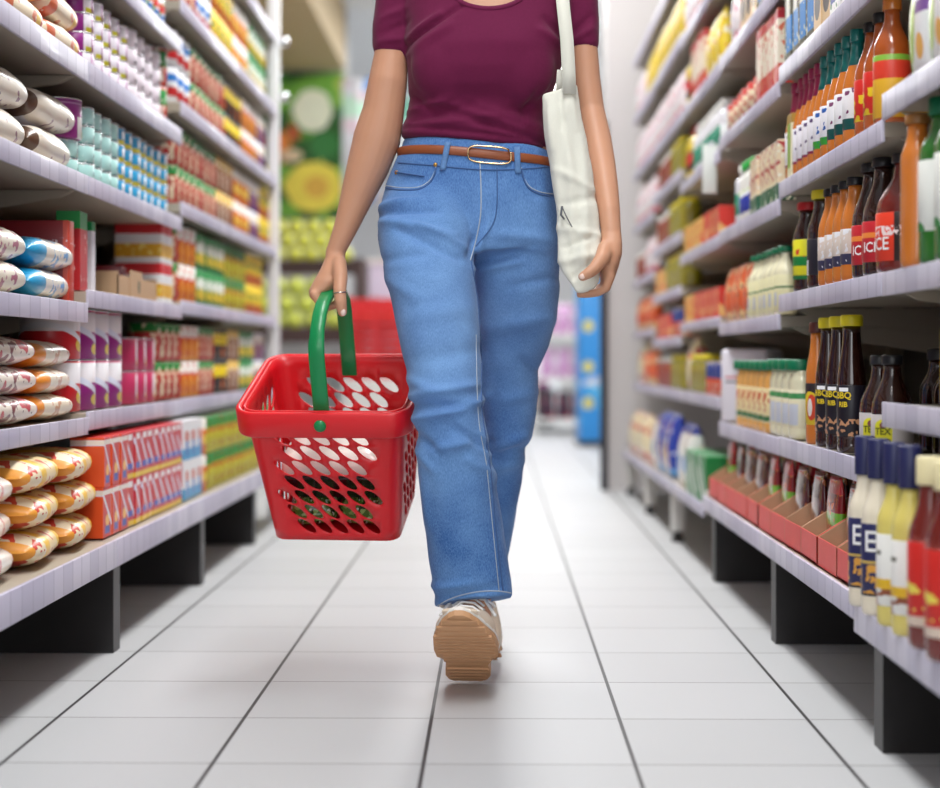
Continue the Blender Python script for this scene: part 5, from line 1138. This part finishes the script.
# big produce picture on the wall over the stand
cv = MB(); X0, X1, Z0, Z1 = -3.2, -1.2, 1.72, 2.88
cv.box(X0, X1, 13.50, 13.53, Z0, Z1); mural = cv.build('mural_panel', pm('mural_leaf_print', (70, 140, 44), [('n', 1.6, .5, (116, 176, 60)), ('n', 3.0, .56, (36, 92, 30)), ('n', 5, .62, (180, 200, 90)), ('n', 4, .68, (200, 90, 50))], .5))
tag(mural, 'large produce picture of leaves and melons high on the wall', 'wall picture')
pic = [('melon_print', (244, 222, 84), -1.44, 1.97, .235, .20), ('melon_heart_print', (226, 176, 70), -1.42, 1.97, .10, .09), ('cauliflower_print', (238, 240, 214), -1.45, 2.58, .16, .17), ('orange_print', (240, 140, 60), -1.72, 2.32, .10, .09), ('melon_print', (244, 222, 84), -1.95, 1.98, .22, .19), ('broccoli_print', (50, 124, 56), -1.35, 2.30, .12, .11), ('broccoli_print', (60, 134, 56), -1.9, 2.7, .16, .12), ('onion_print', (232, 206, 170), -1.62, 2.22, .09, .05)]
for k, (n_, c_, x, z, rx, rz) in enumerate(pic):
    q = MB(); q.rings([[(x + rx * math.cos(2 * math.pi * i / 28) * (1 + .05 * math.sin(5 * i)), y, z + rz * math.sin(2 * math.pi * i / 28)) for i in range(28)] for y in (13.499, 13.496 - k * .0004)]); o = q.build('printed_' + n_.split('_')[0], mat(n_, c_, .5, noise=(12, .12)), mural); fix_normals(o.data)
# produce stand: dark shelves with heaps
st = empty('produce_stand', (-1.9, 12.6, 0)); dk = mat('dark_brown_stand', (74, 50, 46), .5)
for (z, y0_, y1_) in ((.80, 11.7, 12.5), (1.31, 12.45, 13.2)):
    q = MB(); q.box(-1.5, 1.0, y0_ - 12.6, y1_ - 12.6, z - .05, z); q.box(-1.5, 1.0, y0_ - 12.6 - .02, y0_ - 12.6, z - .09, z + .02); q.build('tier', dk, st)
for x in (-1.45, .96):
    q = MB(); q.box(x - .03, x + .03, -.88, .7, 0, 1.3); q.build('side_panel', dk, st)
tag(st, 'dark tiered produce stand against the far wall below the picture', 'produce stand')
fc = [('pale green melon', mat('pale_green_fruit', (214, 222, 96), .4, noise=(14, .2)), .068, 'melon'), ('yellow-green pear', mat('yellow_green_fruit', (222, 222, 86), .4, noise=(14, .2)), .060, 'pear')]
def fruit(m, r, nm):
    q = MB(); ell(q, (0, 0, r * .98), r, r, r, 12, 8); o = q.build(nm, m)
    q = MB(); q.tube([(0, 0, r * 1.9, .003), (.004, 0, r * 2.15, .003)], 6); q.build('stem', mat('fruit_stem', (90, 70, 30), .7), o); return o
for t_, (z, yy) in enumerate(((.801, 11.78), (1.311, 12.53))):
    look, m, r, nm = fc[t_]; pr = fruit(m, r, nm); k = 0
    for lay in range(3):
        for i in range(int(2.2 / (r * 2.05)) - lay):
            o = pr if k == 0 else copy_tree(pr); k += 1
            o.location = (-3.2 + (i + 1) * r * 2.05 + lay * r + random.uniform(-.003, .003), yy + lay * r * 1.0, z + lay * r * 1.78); o.rotation_euler = (0, 0, random.uniform(0, 6))
            finish(o, f'{look} in the {["bottom", "middle", "top"][lay]} layer of its heap, {ORD[i]} from the wall end', nm, f'{look} heap')

# red crates
rp = mat('red_crate_plastic', (216, 36, 40), .4)
def crate():
    q = MB(); w_, d, h, t = .30, .2, .16, .008
    q.box(-w_, w_, -d, d, 0, t)
    for s_ in (-1, 1):
        for zz in (0, .055, .11): q.box(-w_, w_, s_ * d - t / 2, s_ * d + t / 2, zz, zz + .035); q.box(s_ * w_ - t / 2, s_ * w_ + t / 2, -d, d, zz, zz + .035)
    for sx in (-1, 1):
        for sy in (-1, 1): q.box(sx * w_ - .014, sx * w_ + .014, sy * d - .014, sy * d + .014, 0, h)
    for x in (-.15, 0, .15):
        for s_ in (-1, 1): q.box(x - .008, x + .008, s_ * d - .003, s_ * d + .003, 0, h)
    return q.build('crate', rp)
cr = crate(); k = 0
q = MB(); q.box(-.34, .34, -.45, .45, 0, .49, 0, .01); pl = q.build('plinth', mat('pale_plinth', (216, 212, 208), .6)); pl.location = (-.56, 10.42, 0); finish(pl, 'pale plinth under the stacked red crates', 'plinth', None)
for c_, (x, y) in enumerate(((-.56, 10.2), (-.56, 10.65))):
    for t in range(3):
        o = cr if k == 0 else copy_tree(cr); k += 1; o.location = (x, y, .491 + t * .162); finish(o, f'red plastic crate, {["bottom", "middle", "top"][t]} one of the {["front", "rear"][c_]} stack', 'crate', 'stacked red crates')
tm = mat('tomato_red', (214, 60, 40), .3, coat=.4); pr = None
for i in range(14):
    if pr is None: pr = fruit(tm, .036, 'tomato'); o = pr
    else: o = copy_tree(pr)
    o.location = (-.78 + (i % 7) * .074, 10.12 + (i // 7) * .08, 2 * .162 + .491 + .0085); finish(o, f'red tomato in the top front crate, {["front", "rear"][i // 7]} line, {ORD[i % 7]} from the stand', 'tomato', 'tomatoes in the top crate')
# chiller table with mauve packs beside the crates
q = MB(); q.box(-.30, .30, -.3, .3, 0, 1.22, 0, .01); tb = q.build('display_table', mat('pale_lilac_panel', (206, 200, 220), .5)); tb.location = (-.52, 11.3, 0); 
q = MB(); q.box(-.31, .31, -.31, .31, 1.22, 1.25, 0, .005); q.build('table_top', whitecap, tb); finish(tb, 'pale lilac display table behind the red crates', 'display table', None)
# hanging banners by the wall end
def hang(x, y, z0, z1, w_, m, label):
    q = MB(); q.rings([[(x + w_ * (i / 12 - .5), y + .01 * math.sin(i * 1.1) + dd, z) for i in range(13)] + [(x + w_ * (i / 12 - .5), y + .01 * math.sin(i * 1.1) + dd + .006, z) for i in reversed(range(13))] for z, dd in ((z1, 0), (z0, .01))][::-1]); o = q.build('hanging_banner', m); fix_normals(o.data)
    q = MB()
    for sx in (-.4, .4): q.tube([(x + w_ * sx, y + .003, z1 - .01, .002), (x + w_ * sx, y + .003, CEIL, .002)], 6)
    q.build('wire', mat('wire_steel', (120, 120, 120), .4, metal=.8), o); finish(o, label, 'banner', None)
hang(-1.02, 13.0, 1.8, 2.75, .30, pm('blue_banner_print', (232, 232, 240), [('x', -1.0, -.93, (60, 150, 236)), ('z', 2.45, 2.62, (200, 236, 214)), ('n', 6, .6, (236, 214, 226))], .5), 'white and blue hanging banner beside the produce wall')
hang(-.74, 15.0, 1.9, 3.0, .3, pm('green_banner_print', (226, 232, 232), [('z', 2.7, 2.9, (150, 216, 190))], .5), 'pale green hanging banner farther down the store')
# display on the bread side: blue stand, mauve packs, dark boxes
bl = empty('display_stand', (.72, 12.0, 0)); bm_ = pm('blue_stand_print', (50, 150, 226), [('n', 5, .58, (90, 190, 240)), ('d', -.08, .55, .035, .04, (236, 220, 70)), ('d', -.08, .83, .035, .04, (236, 220, 70)), ('d', -.08, .30, .035, .04, (236, 220, 70)), ('n', 9, .68, (236, 236, 240))], .4)
q = MB(); q.box(-.14, .14, -.3, .3, .03, 1.15, 0, .01); q.build('panel', bm_, bl); q = MB(); q.box(-.15, .15, -.31, .31, 0, .04, 0, .004); q.build('base', blackm, bl)
tag(bl, 'tall blue cardboard display stand with yellow dots beyond the grey panel', 'display stand')
sh = empty('low_shelving', (.62, 14.2, 0))
for z in (.12, .45, .8): q = MB(); q.box(-.30, .30, -.5, .5, z - .03, z); q.build('shelf', whitecap, sh)
for sx in (-1, 1): q = MB(); q.box(sx * .30 - .012, sx * .30 + .012, -.5, .5, 0, 1.15); q.build('side_panel', whitecap, sh)
tag(sh, 'low white shelving with mauve packs beyond the blue stand', 'shelving')
mv = [pouch(.12, .08, .24, pm('mauve_pack_print', (206, 150, 200), [('n', 20, .56, (240, 226, 240)), ('n', 40, .66, (150, 70, 130))], .3), name='mauve_pack'), pouch(.12, .08, .22, pm('dark_pack_print', (60, 40, 60), [('n', 20, .6, (190, 60, 90))], .3), name='dark_pack')]
used = [0, 0]
for t, z in enumerate((.121, .451, .801)):
    for i in range(4):
        s_ = 1 if t == 0 else 0; o = mv[s_] if not used[s_] else copy_tree(mv[s_]); used[s_] = 1
        o.location = (  .62 - .195 + i * .13, 13.8, z); finish(o, f'{["mauve", "dark"][s_]} pack on the {["lowest", "middle", "top"][t]} low white shelf, {ORD[i]} from the open floor', 'pack', 'packs on the low white shelving')
ch = empty('bin_display', (.42, 15.5, 0)); q = MB(); q.lathe([(.12, .0), (.13, .32), (.14, .33), (.12, .33), (.11, .02)], 18); q.build('bin', mat('black_bin', (36, 32, 40), .4), ch); q = MB(); q.lathe([(.02, .33), (.10, .345), (.06, .40), (.01, .42)], 14); q.build('lid', mat('violet_lid', (140, 60, 120), .4), ch)
tag(ch, 'round black bin standing on the floor near the back wall', 'bin')
q = MB(); q.box(-.3, .3, -.2, .2, 0, .62, 0, .01); o = q.build('freezer_cabinet', mat('white_freezer', (236, 240, 244), .3)); o.location = (.35, 17.5, 0); q = MB(); q.box(-.28, .28, -.18, .18, .621, .65); q.build('glass_lid', mat('dark_glass_lid', (60, 70, 80), .1, coat=.5), o); finish(o, 'white chest freezer far down the store', 'freezer', None)
